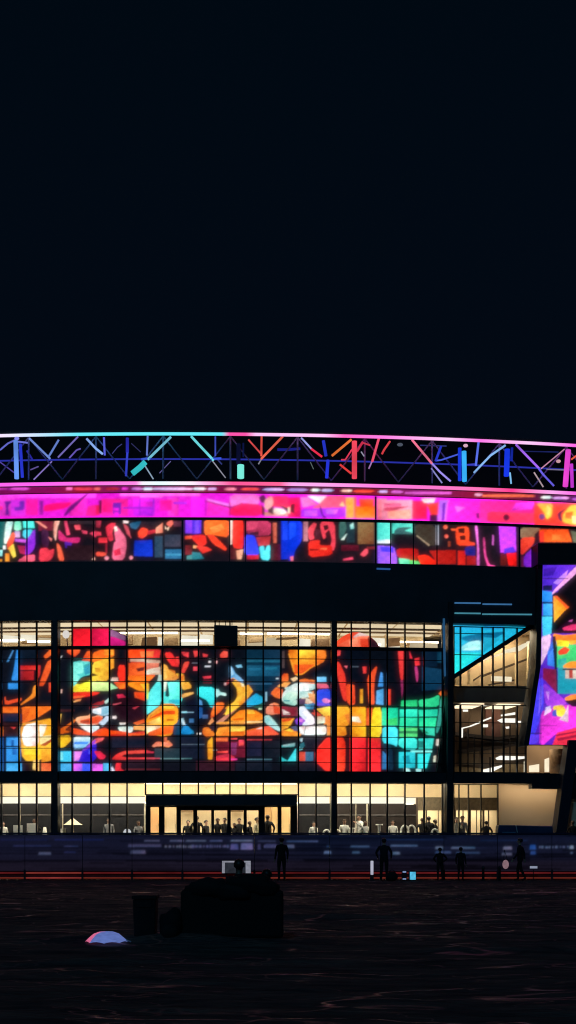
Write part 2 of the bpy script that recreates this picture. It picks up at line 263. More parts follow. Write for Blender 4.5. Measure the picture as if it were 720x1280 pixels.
# ---- display pictures: each line is a colour and a flat outline (R = rectangle, C = disc), in steps of a sixth of a picture unit
MAIN = """
@ 0 770 6
R 0c0e18 -200 235 3400 1180
R 0b1524 150 240 270 370
4a8ccc 100 245 50 345 65 345 105 255
2e8ade 125 250 140 250 143 480 85 480 105 400
R 2e86da 62 503 143 548
R d82a26 155 372 275 404
R a01c20 155 412 255 480
c02a2a 280 372 305 372 300 440 285 470 278 400
f4622a 385 240 395 285 340 325 328 300
f05a28 352 345 392 325 385 390 330 520 290 522
f58a2a 250 530 275 515 275 600 160 668 155 660 240 590
e8502a 40 600 48 640 160 612 160 635 40 668 35 620
R f06a22 20 680 145 726
e84a2a 0 735 18 740 12 800 0 800
f27020 160 680 390 678 385 695 285 760 165 810 185 740
e05a1c 165 690 230 690 205 760 170 800
R e8442a 366 500 385 570
R 14203c 22 735 165 790
R 2a1418 30 800 155 900
d83a3a 75 830 120 835 105 850
f06a20 0 835 22 830 25 900 0 905
f8b02a 155 810 285 790 385 770 395 900 380 1000 300 1080 200 1085 165 1040
fffaf0 185 820 280 800 290 970 185 975 165 900
fff4dc 295 815 350 815 335 870 300 940
fbe6a0 298 905 392 890 380 930 300 965
R f8d838 180 985 300 1040
f8a830 310 980 395 960 395 1080 310 1100
a83a20 300 970 395 915 395 935 340 975
R f06a38 310 1105 395 1165
f8c070 250 1080 295 1080 295 1165 245 1150
R 20101a 165 1085 240 1165
R 2a70d8 -20 910 25 1165
R 3a92e4 48 908 150 975
R 2f8ade 48 985 157 1090
R 44aaf0 48 1105 165 1165
R 1c58a8 85 930 105 975
R 2468c0 95 990 125 1040
c0b8c0 445 320 455 322 470 298 460 298
f2582a 505 250 600 245 595 275 560 305 505 275
e85020 610 340 655 262 680 262 682 340
58d0cc 540 350 600 340 680 345 680 440 610 455 575 500 570 530 540 545
206070 585 345 605 345 595 385
30a0a8 625 370 680 350 680 400 635 430
fae840 545 570 560 540 620 500 680 480 720 470 720 565
e83030 548 570 720 565 720 590 640 600 548 615
f08a50 550 630 610 622 600 640
f8b850 430 740 462 735 450 810 428 805
e0b0a0 455 550 468 550 466 580 456 578
R 3a1a20 440 700 560 720
d06028 440 860 490 830 560 775 580 780 540 810 490 850 485 880 440 885
e8b090 560 770 640 755 690 790 690 890 600 830
f8f0ec 600 830 640 826 700 868 700 890 650 860
904030 600 785 660 772 680 790 650 812
e84a20 510 835 590 850 690 880 690 895 560 890
f8c028 435 905 520 895 535 930 480 985 435 990
f0903a 440 905 480 900 440 950
a8d0f0 555 905 680 905 690 935 630 990 555 990
3a8ae8 555 950 660 955 620 990 555 990
3020c8 620 1000 720 930 720 1090 560 1090 600 1040
b080e8 555 1015 615 1020 590 1085 555 1088
R 38a8d8 440 1015 540 1090
R 78d8e8 450 1020 500 1050
R 40b0e8 455 1108 540 1165
R c050f0 555 1108 605 1165
R 5a6af0 605 1108 690 1165
R d850f0 695 1108 720 1165
c070d8 670 970 720 920 720 960
@ 110 770 6
f6801e 30 320 110 260 190 242 195 300 165 310 90 345 30 345
f2b030 45 370 90 345 160 330 160 470 110 490 50 470 35 400
f09028 165 320 195 330 190 390 165 405
3a1c18 35 425 80 440 40 452
e8ee90 20 490 150 500 205 540 150 560 20 560
R f8e830 0 490 20 560
e83a20 185 480 280 490 280 550 225 540
e0c0b0 180 460 225 460 225 490 170 485
e03020 225 380 275 370 275 480 235 480
e8402a 305 250 430 245 540 250 535 300 305 315
R f05a40 350 262 500 288
b8968a 325 325 430 330 530 335 530 375 440 380 325 345
f0501c 310 345 430 345 440 400 500 420 500 480 430 500 310 480
3a1420 360 395 420 390 410 420 365 410
d8b8a0 440 400 540 380 545 440 440 440
b8c8b8 530 440 550 440 550 490 520 490
f57a18 305 495 440 490 440 560 380 560 300 520
f0b848 425 510 460 500 455 590 425 600
e04a20 345 570 430 570 435 640 350 610
14101c 0 600 130 570 240 545 330 560 340 600 200 610 100 640 0 660
d82a28 0 570 75 570 30 595 0 600
d02848 215 590 260 585 285 610 225 618
220c18 180 640 300 610 430 640 440 760 330 800 240 790 170 740
b83040 330 690 390 672 350 702
c85060 185 660 250 648 250 655 188 672
a8cce0 35 700 160 672 160 740 110 750 35 725
e0ecf0 35 700 95 688 85 742 35 725
b05040 20 690 50 665 120 630 125 645 60 690
c8dce4 125 640 160 612 160 630 140 655
e88050 0 760 80 750 110 770 85 810 0 800
e8eef8 0 830 50 815 80 835 50 870 0 865
c0d4f0 80 800 120 770 155 750 155 780 110 830
f04a1c 40 870 130 835 180 870 290 880 430 870 430 895 30 900
d8e4e0 225 830 340 830 330 870 280 880 230 855
f0e0e0 185 750 215 755 210 772 180 770
f0c8b8 235 800 285 800 280 815 240 812
f08a30 340 825 440 815 430 850 340 855
5ae4dc 490 500 545 490 545 660 440 740 445 600 470 560
50e0d8 565 500 690 490 690 600 710 620 670 680 560 660
38c8d0 620 600 690 600 670 670 600 650
101830 590 510 600 540 610 605 580 600
e0f0d0 570 490 595 490 585 560 570 570
10101c 450 500 510 440 520 490 465 560
f09028 440 760 560 660 640 660 672 690 672 780 640 800 630 890 560 900 440 880
d04818 450 760 560 695 650 700 650 740 560 745
f8b048 570 770 650 760 640 800 570 800
f0e080 435 845 545 820 540 850 440 885
e83820 575 280 620 270 680 360 640 370 600 340
d83038 650 310 690 330 690 370
f0a040 555 360 590 370 620 430 680 450 660 480 560 480
e07028 610 400 650 410 660 450 625 440
R 161a2c 180 905 430 990
R 23343f 500 990 720 1070
R 141c28 600 905 720 985
R 6a8a90 540 1066 720 1073
f08858 490 980 530 940 560 950 600 930 635 970 600 985 560 975
R 201420 280 1080 540 1165
R 602028 280 1146 540 1154
d83048 45 1010 90 1015 130 1050 100 1070
e83a38 190 1060 270 1015 420 1005 490 1020 420 1030 280 1035 230 1070
R e84848 240 1062 500 1073
c83038 210 1105 250 1105 245 1140 270 1165 200 1165
e86060 0 970 60 915 125 910 110 935 40 960
2030d8 0 1000 30 1000 40 1080 0 1080
R 4a70f0 0 1110 25 1165
R d050e8 35 1110 110 1165
R 48b0e0 115 1105 168 1165
d0d0f0 170 1130 200 1165 180 1165
104060 640 800 720 760 720 890 640 890
d0e8f0 695 770 715 790 715 810 700 795
b0d0e8 705 715 720 715 720 730
@ 220 770 6
R e83838 0 305 20 380
e84048 40 270 95 272 95 310 60 300
e84040 130 262 170 262 172 300 140 308
d83a40 200 280 240 290 235 305 205 305
f05040 330 290 355 262 388 268 388 310 335 315
R d8d8e0 245 335 262 350
e8a0a0 290 335 312 335 310 358 295 355
R c8c8d0 215 372 260 383
R 707080 120 350 165 357
R e84858 130 380 160 410
e84838 60 350 95 340 95 365 60 430 40 420
e03848 200 455 262 448 262 468 210 472
R 501420 205 480 268 510
R f0a030 0 432 18 470
f0a838 30 430 60 440 65 500 110 520 115 540 50 555 35 500
f0b868 50 590 130 570 135 582 60 610
50ddd8 0 490 30 490 40 570 30 640 0 670
2cc4cc 165 530 290 540 300 600 280 690 260 680 230 620 165 600
0c1020 30 700 50 630 110 590 150 600 240 640 265 720 230 760 40 760
5090c8 168 620 195 640 200 670 168 670
205090 168 680 200 690 200 760 168 770
c0ece4 290 545 320 550 330 570 375 580 375 600 330 590 305 612
6aa4dc 400 375 425 385 450 440 505 480 505 500 450 470 405 470
78bce0 445 370 490 365 500 385 460 388
e88a28 405 475 440 465 485 505 520 530 535 515 578 560 545 605 500 655 440 695 365 735 345 742 375 680 440 640 460 600 455 540
f4b840 415 485 440 475 475 515 515 550 530 535 560 562 530 600 490 640 440 670 400 690 450 640 470 600 465 540
b04040 360 510 380 490 420 470 405 500 370 525
R d0a8a8 360 500 376 520
R 0a2a40 525 250 720 560
R 1a5a74 530 330 650 346
R 155070 530 370 650 450
R 1c6080 545 390 640 410
R 3a6080 530 506 650 514
R 0c1c30 651 250 662 640
24a0b8 600 580 650 610 650 645 530 660 520 640
1a90c0 600 580 620 590 545 655 520 640
184838 540 670 660 650 655 700 600 690
R b0d0b0 620 690 645 704
e86028 260 770 265 720 300 650 355 650 360 680 330 720
f09860 240 810 270 760 285 790 255 815
d08068 300 800 440 690 455 700 340 805
3a1828 300 780 360 690 385 700 330 770
f08a20 470 710 560 700 640 740 640 755 470 740
f09a30 400 780 440 740 650 760 650 780 400 785
f4a450 305 800 650 785 650 800 560 808 310 812
f8b848 330 850 400 830 520 830 515 860 390 870
f08028 300 870 520 860 640 830 650 845 520 895 290 895
f06028 530 860 650 835 650 895 525 898
3a3020 590 825 650 805 650 830
f07828 205 840 240 835 280 870 290 895 230 910 200 880
141830 250 820 300 810 310 850 265 865
R e0d0d0 157 875 190 887
1a78a8 30 880 70 820 130 860 135 885
a0c0d0 30 770 55 765 70 820 50 820
R 3a6a9a 100 770 135 800
R 90b8d8 40 720 135 727
R 3a5a88 200 740 240 770
f09a28 240 940 270 905 272 1075 240 1072
R 131a2a 30 905 220 1070
R 506070 40 960 215 966
R 301420 150 1085 440 1160
R 601428 290 940 520 1060
e86030 290 915 390 910 390 930 290 935
a83060 410 950 450 950 440 1040 415 1040
e84058 470 930 510 930 510 970 470 975
e04838 310 1015 390 1010 390 1025 315 1025
d03048 290 1055 390 1030 440 1060 440 1085 290 1085
R 1a1c34 530 940 640 1050
R c83840 530 924 720 933
R 141824 450 1085 720 1165
R 487080 530 1072 720 1080
R 909090 265 1005 310 1009
@ 330 770 6
R 0d2c42 0 250 120 600
R 1c607c 0 330 118 348
R 155070 0 372 118 450
R 1a6484 10 385 100 405
R 2a6080 0 505 60 514
R b0c8d0 90 465 110 475
R 90c0d0 10 570 22 640
R 4a3838 137 262 156 390
f08828 180 255 460 255 465 310 440 350 360 385 290 440 230 440
R f8b830 270 258 380 315
e85028 215 365 375 365 290 430 230 440
f07840 390 330 445 330 445 345 390 362
0a0e1a 290 450 370 390 450 345 500 320 510 260 760 250 760 670 520 670 510 600 480 500 380 450
e86a28 140 440 180 430 185 480 160 510 130 490
f07030 50 580 95 530 135 560 130 620 85 610
f0a060 110 515 165 540 190 510 150 505
f0d0a0 200 470 240 455 260 470 220 495
e87028 265 490 300 475 375 480 380 495 340 505
bcd8d8 150 570 220 510 300 500 380 510 380 550 250 580 245 660 140 640 135 600
e8f4f4 262 503 345 505 335 560 262 565
58b0a8 165 590 240 594 240 604 170 600
90c8b8 150 612 240 622 240 640 150 630
c8dce0 250 570 330 580 330 600 260 620
f09860 330 580 375 560 375 640 330 610
e0c8b0 280 610 340 620 370 650 330 662 280 640
68b8e8 400 460 460 455 470 495 400 498
d86068 390 505 470 510 490 540 390 545
2450d8 395 560 490 545 510 610 500 640 430 660 395 640
6040c8 400 645 430 660 500 665 500 680 400 680
e080c8 430 630 470 610 505 640 470 660
f08858 15 700 70 650 110 660 120 720 70 740 20 735
e8a080 15 700 60 660 70 700 30 730
782030 130 690 250 680 260 750 130 750
d8c8c8 140 690 180 710 210 690 200 740 140 740
a8d0d0 5 750 40 745 90 800 130 860 100 860 10 790
f05838 0 830 40 820 110 890 0 895
f0a030 130 770 230 765 200 820 130 860
f08830 130 860 180 850 280 885 270 900 130 895
7840c0 240 780 290 755 320 780 280 820 240 810
f0f0f8 260 690 300 690 350 740 380 800 300 820 320 790 260 740
f8f0f0 260 840 310 825 300 890 270 885
fff8f4 320 830 460 825 465 880 450 890 310 890
e8c090 400 755 450 750 450 800 400 810
a83830 370 700 440 745 385 755
f4c040 400 700 470 685 505 685 505 760 440 740
R f08a28 450 752 505 812
R f5a060 472 820 500 895
3070a0 300 665 380 650 370 700 330 700
R a06078 260 640 310 660
e84040 540 250 575 255 570 295 545 300
e8382c 540 345 565 350 610 450 620 640 590 620 545 420
e86070 600 375 625 375 620 395
f05028 615 510 680 520 675 550 650 560 685 620 680 660 650 670 620 640
R 505868 660 376 710 384
f59a28 530 680 640 680 640 810 580 850 610 830 620 895 530 895
R f8a028 650 680 760 895
f8e8d0 655 760 720 755 715 800 660 790
e87828 600 740 640 730 640 820
f03830 400 990 470 915 500 910 500 1165 470 1165 385 1095
f84028 530 910 590 910 610 960 605 1175 530 1175
R f83028 645 910 760 1175
R 141824 0 935 118 1060
50b0b0 130 970 230 962 225 980 130 985
38c0b8 190 1080 240 1010 240 1085
30a8a0 130 1060 190 1090 130 1085
78c0c0 265 980 300 970 290 1000 265 1010
1c1c28 300 900 460 895 390 1000 310 1010
R d84838 260 1020 310 1085
R 386888 310 1020 370 1085
181824 260 1090 400 1090 450 1130 450 1165 260 1165
R a02028 530 996 600 1002
@ 440 770 6
e83a38 80 380 110 380 108 430 85 430
f05028 115 460 180 380 188 390 170 470 165 560 170 660 130 660 120 560
f03a38 345 262 355 235 385 235 385 460 375 500 360 450
902858 362 480 382 480 385 540 375 620
e83040 430 260 455 320 435 318
e83038 470 320 505 310 508 370 475 372
c03878 470 380 490 380 500 450 490 500 480 470
4898e0 215 420 230 430 235 530 195 530
5aa8e8 185 560 235 545 235 668 180 660
R e83a28 266 550 290 668
R f09a28 61 548 82 655
f04828 0 520 20 530 25 650 0 660
0c3450 525 380 680 400 680 550 525 560
R 0d3a50 640 270 690 350
R 081c30 525 250 640 380
28c878 370 635 490 630 490 680 365 680
2ed088 500 630 590 620 655 590 650 680 510 685
f06828 650 580 710 530 720 540 670 600
R 22e0a8 225 690 345 820
40d870 250 780 340 760 340 818 270 818
R 30e8c8 358 700 490 757
28d8a8 500 705 645 700 640 752 505 755
28d8a0 360 765 490 765 490 830 355 840
30e0a0 505 765 635 765 625 830 505 830
R 58d878 356 840 490 905
R 308050 356 862 490 882
38d0b0 505 840 620 840 620 900 560 890
207858 505 845 545 855 580 885 540 880
48e8f0 230 830 340 830 340 980 300 960 230 950
40e8e0 355 915 485 915 485 1000 400 1000 350 970
34d8c8 500 920 615 915 600 1000 500 1000
1c7870 500 935 540 940 535 990 500 990
R 28c8d0 352 1020 475 1140
1890a8 380 1050 430 1045 440 1110 390 1105
38e8e8 495 1035 590 1030 560 1140 495 1145
2878b0 230 1010 270 1050 270 1150 225 1150
10283c 225 950 300 980 310 1150 280 1150 270 1050 230 990
R 90f8f0 440 1008 600 1022
b0f0f0 390 1140 430 1145 440 1170 395 1170
b0f0f0 480 1145 520 1150 515 1172 482 1172
389888 665 620 700 600 690 760 640 880 630 860 650 740
3a2422 650 920 710 900 695 1170 630 1170
e0d8c8 632 925 655 925 650 975 630 970
d8d0c0 612 1050 630 1045 628 1095 610 1095
R f8a020 0 690 105 820
f8f0d8 0 755 50 755 70 800 0 790
R f8a820 0 830 105 905
e85028 110 690 160 690 140 820 105 820
f8d828 160 690 220 690 220 905 130 905 145 800
R f82830 0 912 105 1172
R fa2a30 120 915 215 1175
R 902028 0 988 210 996
"""
RIBBON = """
@ 0 595 6
R e81cd8 -150 90 4500 430
R f040e0 -150 130 720 165
R d030b8 -150 165 110 300
R f028b0 520 165 650 300
R f82098 760 170 960 300
R c820e0 1000 170 1150 300
R f030b8 1260 165 1340 300
R f868d8 900 128 1500 150
R c828d0 80 180 190 300
3a1478 30 190 90 190 60 225 70 290 40 295 45 230
5a20a0 145 190 185 185 180 255 110 260 105 235 150 230
f02060 0 225 20 230 15 250 0 250
R e01898 195 175 285 295
R 7a1888 297 185 324 295
f01060 330 220 400 205 540 195 500 240 330 270
401060 640 140 665 130 560 240 490 300 478 292 520 230
f02080 660 225 720 215 720 300 640 300
@ 120 595 6
R d81848 0 215 30 295
R 501030 22 180 45 280
R f0187a 50 175 125 270
R 5a20a8 125 200 190 290
R e81cd8 130 240 170 262
R e81cd8 135 270 170 300
R 9820c0 320 175 335 295
R 9820c0 425 175 440 295
R 9020c0 200 232 430 245
R d01cc8 335 190 425 230
R f81898 480 180 570 260
R a028d8 580 195 680 210
R f868e8 330 140 500 160
@ 240 595 6
R f820f0 0 160 100 300
R a01890 100 180 108 300
f070d0 290 140 500 140 500 215 380 200 290 230
e878e8 110 170 280 210 290 230 120 190
f028b8 120 190 280 235 280 300 110 300
f01858 290 240 380 205 520 215 520 300 290 300
R 901458 279 200 288 300
901458 110 185 288 232 288 242 110 195
901458 288 232 380 200 380 208 288 242
f02858 560 150 720 150 720 240 600 230
R d08878 545 270 720 300
301028 500 160 540 140 560 180 560 200 520 200
401020 520 210 545 240 545 300 525 290
f0a0a0 545 180 600 150 610 210 570 260 545 240
281018 570 250 610 225 610 290 570 270
f0ead8 615 240 690 250 710 280 640 292 610 270
200c18 650 215 720 240 720 272
@ 360 595 6
f01850 0 160 90 160 100 310 0 310
401020 20 215 50 205 48 280 20 270
R e8d8c0 0 235 15 280
f070c0 95 160 150 160 220 215 110 235
f05878 290 150 430 150 430 235 250 240 180 240 240 205
f8e8ec 145 150 290 150 240 205
f0c890 385 222 410 190 425 228
a828e8 105 247 240 242 430 237 430 312 100 312
d060f0 280 250 380 250 360 285 290 285
c850f0 120 260 220 255 220 300 125 300
281070 238 210 252 240 262 290 292 315 265 315 240 260
R f0a040 435 160 495 316
R e86030 497 160 514 316
R f87818 515 225 650 317
f04818 530 170 645 170 645 225 540 232
R 300c38 651 150 664 330
R f07080 668 170 740 330
@ 480 595 6
R f890a8 -18 180 215 325
R f06088 0 205 130 232
f8a090 30 265 200 250 200 325 30 325
b03050 0 238 200 225 60 265 0 262
R f82050 213 185 325 325
f83818 320 210 410 195 405 290 350 295
f8d8d8 280 170 390 165 370 200 300 200
201020 345 290 400 290 400 345 345 345
c868f0 415 180 490 180 470 335 400 335
5a18b0 440 200 462 200 452 335 432 335
f028d0 480 190 740 190 740 350 465 345
f870f0 530 225 610 235 550 272
601050 690 280 716 275 716 320 695 315
@ 600 595 6
R f82890 0 185 420 350
f838e0 230 262 270 200 410 195 390 250
f83058 60 265 250 275 440 280 440 360 60 350
C 201028 198 310 24
R f84030 405 200 740 390
f8c040 420 205 545 205 535 300 500 325 480 270
C 603080 465 305 22
f8e070 500 215 530 240 520 300 500 280
301050 655 235 605 285 618 345 592 325 582 280
f8c848 625 285 680 220 740 220 740 372 620 345
f06a30 640 275 700 265 690 325 640 315
f8f0a0 690 300 740 300 740 360 695 350
"""
STRIP = """
@ 0 595 6
R 15101a -150 322 4500 720
R 0c5a5a -100 340 40 540
d0f4e4 45 340 100 335 75 450 45 510 30 500
88ecc0 110 340 155 335 160 400 130 410 105 400
50e8e0 170 335 250 335 260 390 175 390
48d0e0 175 405 245 400 230 440 200 470 170 450
R c8a8d8 110 412 150 460
c850d8 110 470 200 475 190 500 110 490
f05030 50 500 95 420 115 440 100 500 60 560
f8d050 60 540 100 510 120 600 100 615
R f89030 40 580 70 640
8828d0 200 480 255 400 290 420 250 560 190 600
f05878 195 595 260 590 260 640 140 640 140 630
a82048 130 520 190 525 190 590 150 580
a0f0f0 0 555 20 555 15 600 0 600
R f0f0f0 25 520 45 550
R f0a030 0 625 15 640
R 120c20 265 400 300 640
R 701830 290 340 400 410
f09080 260 335 290 340 355 385 345 395 300 365
381838 310 400 360 410 370 500 340 560 310 500
e03848 300 545 350 540 370 560 405 545 400 600 370 635 295 640
f08080 360 455 390 470 385 490
f0b8a8 405 340 450 330 430 390 420 490 405 450
f06040 425 500 455 530 480 620 475 635 440 630
d02870 440 400 475 440 500 465 600 460 590 500 520 500 440 480
4a2098 485 490 540 500 530 540 490 540
f04870 480 335 500 335 525 440 500 445
R 2a2028 520 335 720 360
R 24141a 500 520 720 630
e85060 555 370 600 365 605 405 570 405
d84060 610 405 655 415 655 435 620 430
d03858 670 430 720 410 720 460
f0b0a0 690 625 710 608 715 630
@ 120 595 6
a02840 0 335 40 335 30 390 0 385
d83048 75 380 110 355 150 355 120 420 130 480 100 490 80 430
e86888 140 375 160 380 220 460 228 520 210 625 120 625 135 500 150 490 140 430
f8e0d8 135 380 155 380 165 410 140 420
d02848 130 560 180 540 190 590 140 600
c84858 200 350 240 380 265 470 230 430
f8e0e0 205 332 245 340 240 355 205 355
d83850 0 415 35 420 40 445 0 450
R e03040 20 462 85 500
f05040 0 580 10 570 75 575 75 598 5 600
R 901c30 70 500 85 580
C f090a0 80 615 16
C f090a0 262 612 14
205878 250 355 330 340 340 345 305 400 265 390
R 201a24 335 345 500 400
f84830 315 420 345 385 390 400 385 440 350 468 320 460
c02838 390 410 450 400 450 425 390 440
f09078 450 390 500 350 500 425 450 430
f8c8b0 515 370 540 410 555 375 520 400
f07060 530 350 570 330 580 355 560 385 530 365
1030b8 290 485 420 480 425 605 285 600
R 502838 580 340 640 380
R 2c4258 440 450 500 610
R 343848 515 440 635 530
R 2a6a94 520 550 640 620
R 3a88b0 520 582 640 600
R 8838e8 670 325 720 430
f05030 668 450 720 445 720 470 668 475
489090 680 600 720 590 720 625 680 625
R 702028 670 520 720 590
@ 240 595 6
5830d8 0 325 70 325 65 430 0 435
R 7848f0 20 330 50 430
f86a28 95 325 275 325 275 460 150 440 95 440
f88a40 130 390 220 360 250 400 160 430
e83028 0 445 100 440 110 510 60 530 0 470
f04028 110 440 160 440 260 540 250 560 160 510
e83a30 20 520 110 530 150 555 80 580
f0a070 10 520 40 525 30 545 8 540
287888 0 570 60 575 90 620 0 625
f8d0c0 290 325 305 325 300 510 290 515
f83028 308 325 385 325 385 545 320 540 305 510
R 501820 290 540 335 625
f0a888 330 560 385 550 370 625 340 625
a83050 410 340 590 340 590 440 500 450 410 430
c84068 410 340 500 340 480 400 410 410
381820 430 425 500 415 500 445 440 445
b03038 480 460 590 450 580 520 500 525
3040f8 400 440 470 450 490 520 505 590 395 590
58e8f0 505 530 540 525 545 570 560 525 585 520 582 632 520 625
R c81c20 415 592 500 623
c05848 605 350 635 350 635 505 610 505
R 481420 592 510 665 630
R 0c2cc0 670 330 720 625
R 1840e0 680 340 720 480
@ 360 595 6
0a30d0 0 330 105 340 105 480 50 560 40 630 0 630
1648f0 10 350 60 350 60 450 10 480
R b87880 115 345 150 490
e84858 150 400 190 350 215 360 190 430 200 470 160 480
e84050 240 370 260 340 350 350 355 520 340 560 310 540 330 480 310 400 280 430 285 460 265 475
1a1018 262 372 300 365 305 395 275 410
R 401c28 205 400 245 480
e02820 155 490 240 480 235 520 330 520 330 590 160 610
R f06040 240 540 290 555
R 801818 165 545 230 560
356058 385 345 430 340 440 400 400 480 385 460
R 1a2c34 440 345 500 500
a0e0d8 465 365 490 350 495 395 470 400
c0d8d0 395 480 430 440 445 430 420 480
R 7e5a38 525 345 645 510
R 501020 400 518 530 562
e84868 415 620 485 608 490 625 415 635
e85060 540 590 580 545 600 545 600 580 570 605
R 702028 590 530 650 550
f07088 15 605 40 600 40 635 20 635
R 50d8c8 670 345 768 480
e0f0f8 670 480 768 475 768 505 670 505
R 9050f0 672 522 720 665
@ 480 595 6
9858f0 -40 525 75 530 95 610 95 668 -40 665
4838f0 -30 530 70 535 70 575 -20 565
R 58d8c0 62 352 215 430
386060 80 410 110 385 215 385 150 410 215 425 215 435 100 435 75 440
3a3028 235 365 385 370 385 520 340 520 300 480 235 440
a89078 240 446 250 446 345 518 335 525
R b8bcc8 393 370 408 515
b01818 95 545 250 545 260 600 240 640 100 610
68e8b0 110 615 190 625 190 665 120 668
58d070 190 630 260 640 275 668 190 668
f02818 250 600 320 590 390 640 390 665 280 668
a81c18 340 560 540 555 540 660 400 660
f84a28 545 385 630 380 640 430 635 490 680 500 680 520 550 520 540 440
1a1014 555 395 605 390 605 430 560 425
1a1014 565 450 610 445 610 480 575 480
f05830 500 395 550 395 550 410 510 410
C f06850 460 383 16
C f06050 468 452 14
R 8a3020 480 490 500 530
R c82018 555 560 610 665
R a01818 620 600 690 665
0c1c78 605 540 640 525 685 530 685 600 610 590
f070d8 682 375 700 380 712 520 718 670 695 665 700 540
@ 600 595 6
f04898 22 465 38 465 45 590 70 665 110 670 110 680 60 682 30 590
d060c0 95 440 105 445 102 520 92 515
d040f8 140 370 268 370 272 570 155 575
5030d8 180 545 250 530 270 570 180 580
R 601818 155 580 200 670
e81818 200 580 275 575 275 675 215 670
806048 300 390 460 385 415 440 405 460 300 465
d83828 305 465 410 458 400 510 320 590 305 580
R 501030 310 600 330 680
7820c0 330 600 440 505 460 560 460 680 330 680
101020 410 440 440 410 450 490 420 500
f85820 445 400 660 400 690 495 450 495
f83828 445 420 480 410 480 495 450 495
f87030 540 440 640 440 650 480 540 480
687058 680 410 760 430 760 510 700 495
"""
SIDE = """
@ 640 670 4.27
R 5420b8 60 100 480 1160
R 10081c 210 300 480 520
5a28d0 165 148 341 148 215 310 165 290
3a18a0 170 175 240 165 220 210 170 215
c080f0 220 250 300 180 290 215 245 260
e8a0e0 320 182 400 120 400 150 215 315 215 300
08080e 400 150 400 480 300 450 225 510 215 480 300 400 220 320
10103a 165 265 215 262 215 290 165 290
2888e8 160 290 215 300 215 355 160 350
R 38a8f0 165 362 215 425
40c8e8 160 430 215 425 210 520 165 545
R 102048 160 352 215 362
f89828 220 320 305 380 280 400 225 460
f05a28 220 320 240 320 305 380 295 390
d83068 270 490 330 470 400 475 400 500 280 505
c050a0 300 455 325 445 320 458
f07a28 220 520 280 530 400 515 400 550 300 565 225 560
R 38c870 235 580 400 700
e8e030 235 555 310 560 300 592 240 587
f0a030 300 560 400 545 400 570 310 580
e83828 245 615 280 590 310 605 290 630 250 635
R 1a90a8 245 700 400 842
30a8a0 245 660 290 650 290 705 245 705
f08828 275 690 310 670 400 668 400 705 275 705
d8c8b8 285 715 400 715 400 765 285 760
R a83028 305 715 325 758
R 102030 270 708 400 716
e0b0d8 155 540 210 525 200 600 150 700 160 620
2868d8 190 620 220 540 235 700 190 690
3a80e8 195 640 220 600 230 700 195 690
0c0c20 215 540 235 540 245 840 236 840 228 700
7a1840 165 705 235 712 240 840 165 760
4038e0 140 770 165 760 170 900 150 980 100 1110 85 1110
6a58f0 150 800 165 800 160 900 140 960
9838d0 165 780 240 840 300 890 220 920 180 900
d080e0 180 830 200 830 195 880
e838d8 150 1130 155 940 220 920 300 900 400 920 400 1000 240 1050
e8d838 215 910 270 900 290 935 270 965 240 960
d8c0e8 180 915 205 905 210 935 170 960
2848c0 215 935 235 925 240 965 215 960
e0c0d8 280 950 300 900 300 995 250 980
10101a 280 880 400 860 400 915 320 910
f08030 280 865 320 845 400 845 400 860 290 880
e83048 210 1130 240 1050 400 1005 400 1130
901838 240 1080 400 1050 400 1062 245 1095
901838 230 1060 400 1030 400 1036 240 1070
5038d8 80 1130 100 1065 145 1060 140 1100
R 20185a 90 1050 160 1056
R 3a1468 152 148 155 1110
R 1a1040 237 580 241 845
R 301050 150 1010 240 1014
R 14203c 160 425 215 430
R 281048 165 225 300 229
"""
TRI = """
@ 540 740 5.14
R 22b4dc 100 150 720 600
R 2aaee0 100 170 315 242
R 1c8cc8 330 190 460 240
28e0e0 150 390 330 390 100 560
0a6a90 190 290 310 265 480 255 380 310 330 335 200 310
a0eef0 190 350 240 320 310 310 310 372 190 376
b8f4f4 240 345 310 335 310 372 200 374
1a9ac0 330 290 440 300 330 390
"""
RED = """
@ 0 770 6
R e81c30 400 60 1100 260
R ee1c2c 545 92 684 228
R e4184a 690 92 822 228
R 30182c 825 90 1000 230
c8187a 825 155 860 160 940 190 935 228 825 228
8a5a80 830 100 900 130 940 150 940 185 860 158 825 150
"""
DOME = """
@ 330 770 6
R e84828 500 0 1000 300
f06a48 560 215 640 175 740 140 790 150 790 250 560 250
f88a68 640 190 700 160 720 240 650 245
d83a20 720 170 800 170 780 250 730 250
14101c 780 155 810 165 860 200 880 260 790 260
d8c0b8 670 155 720 122 780 128 790 150 720 150 680 165
"""
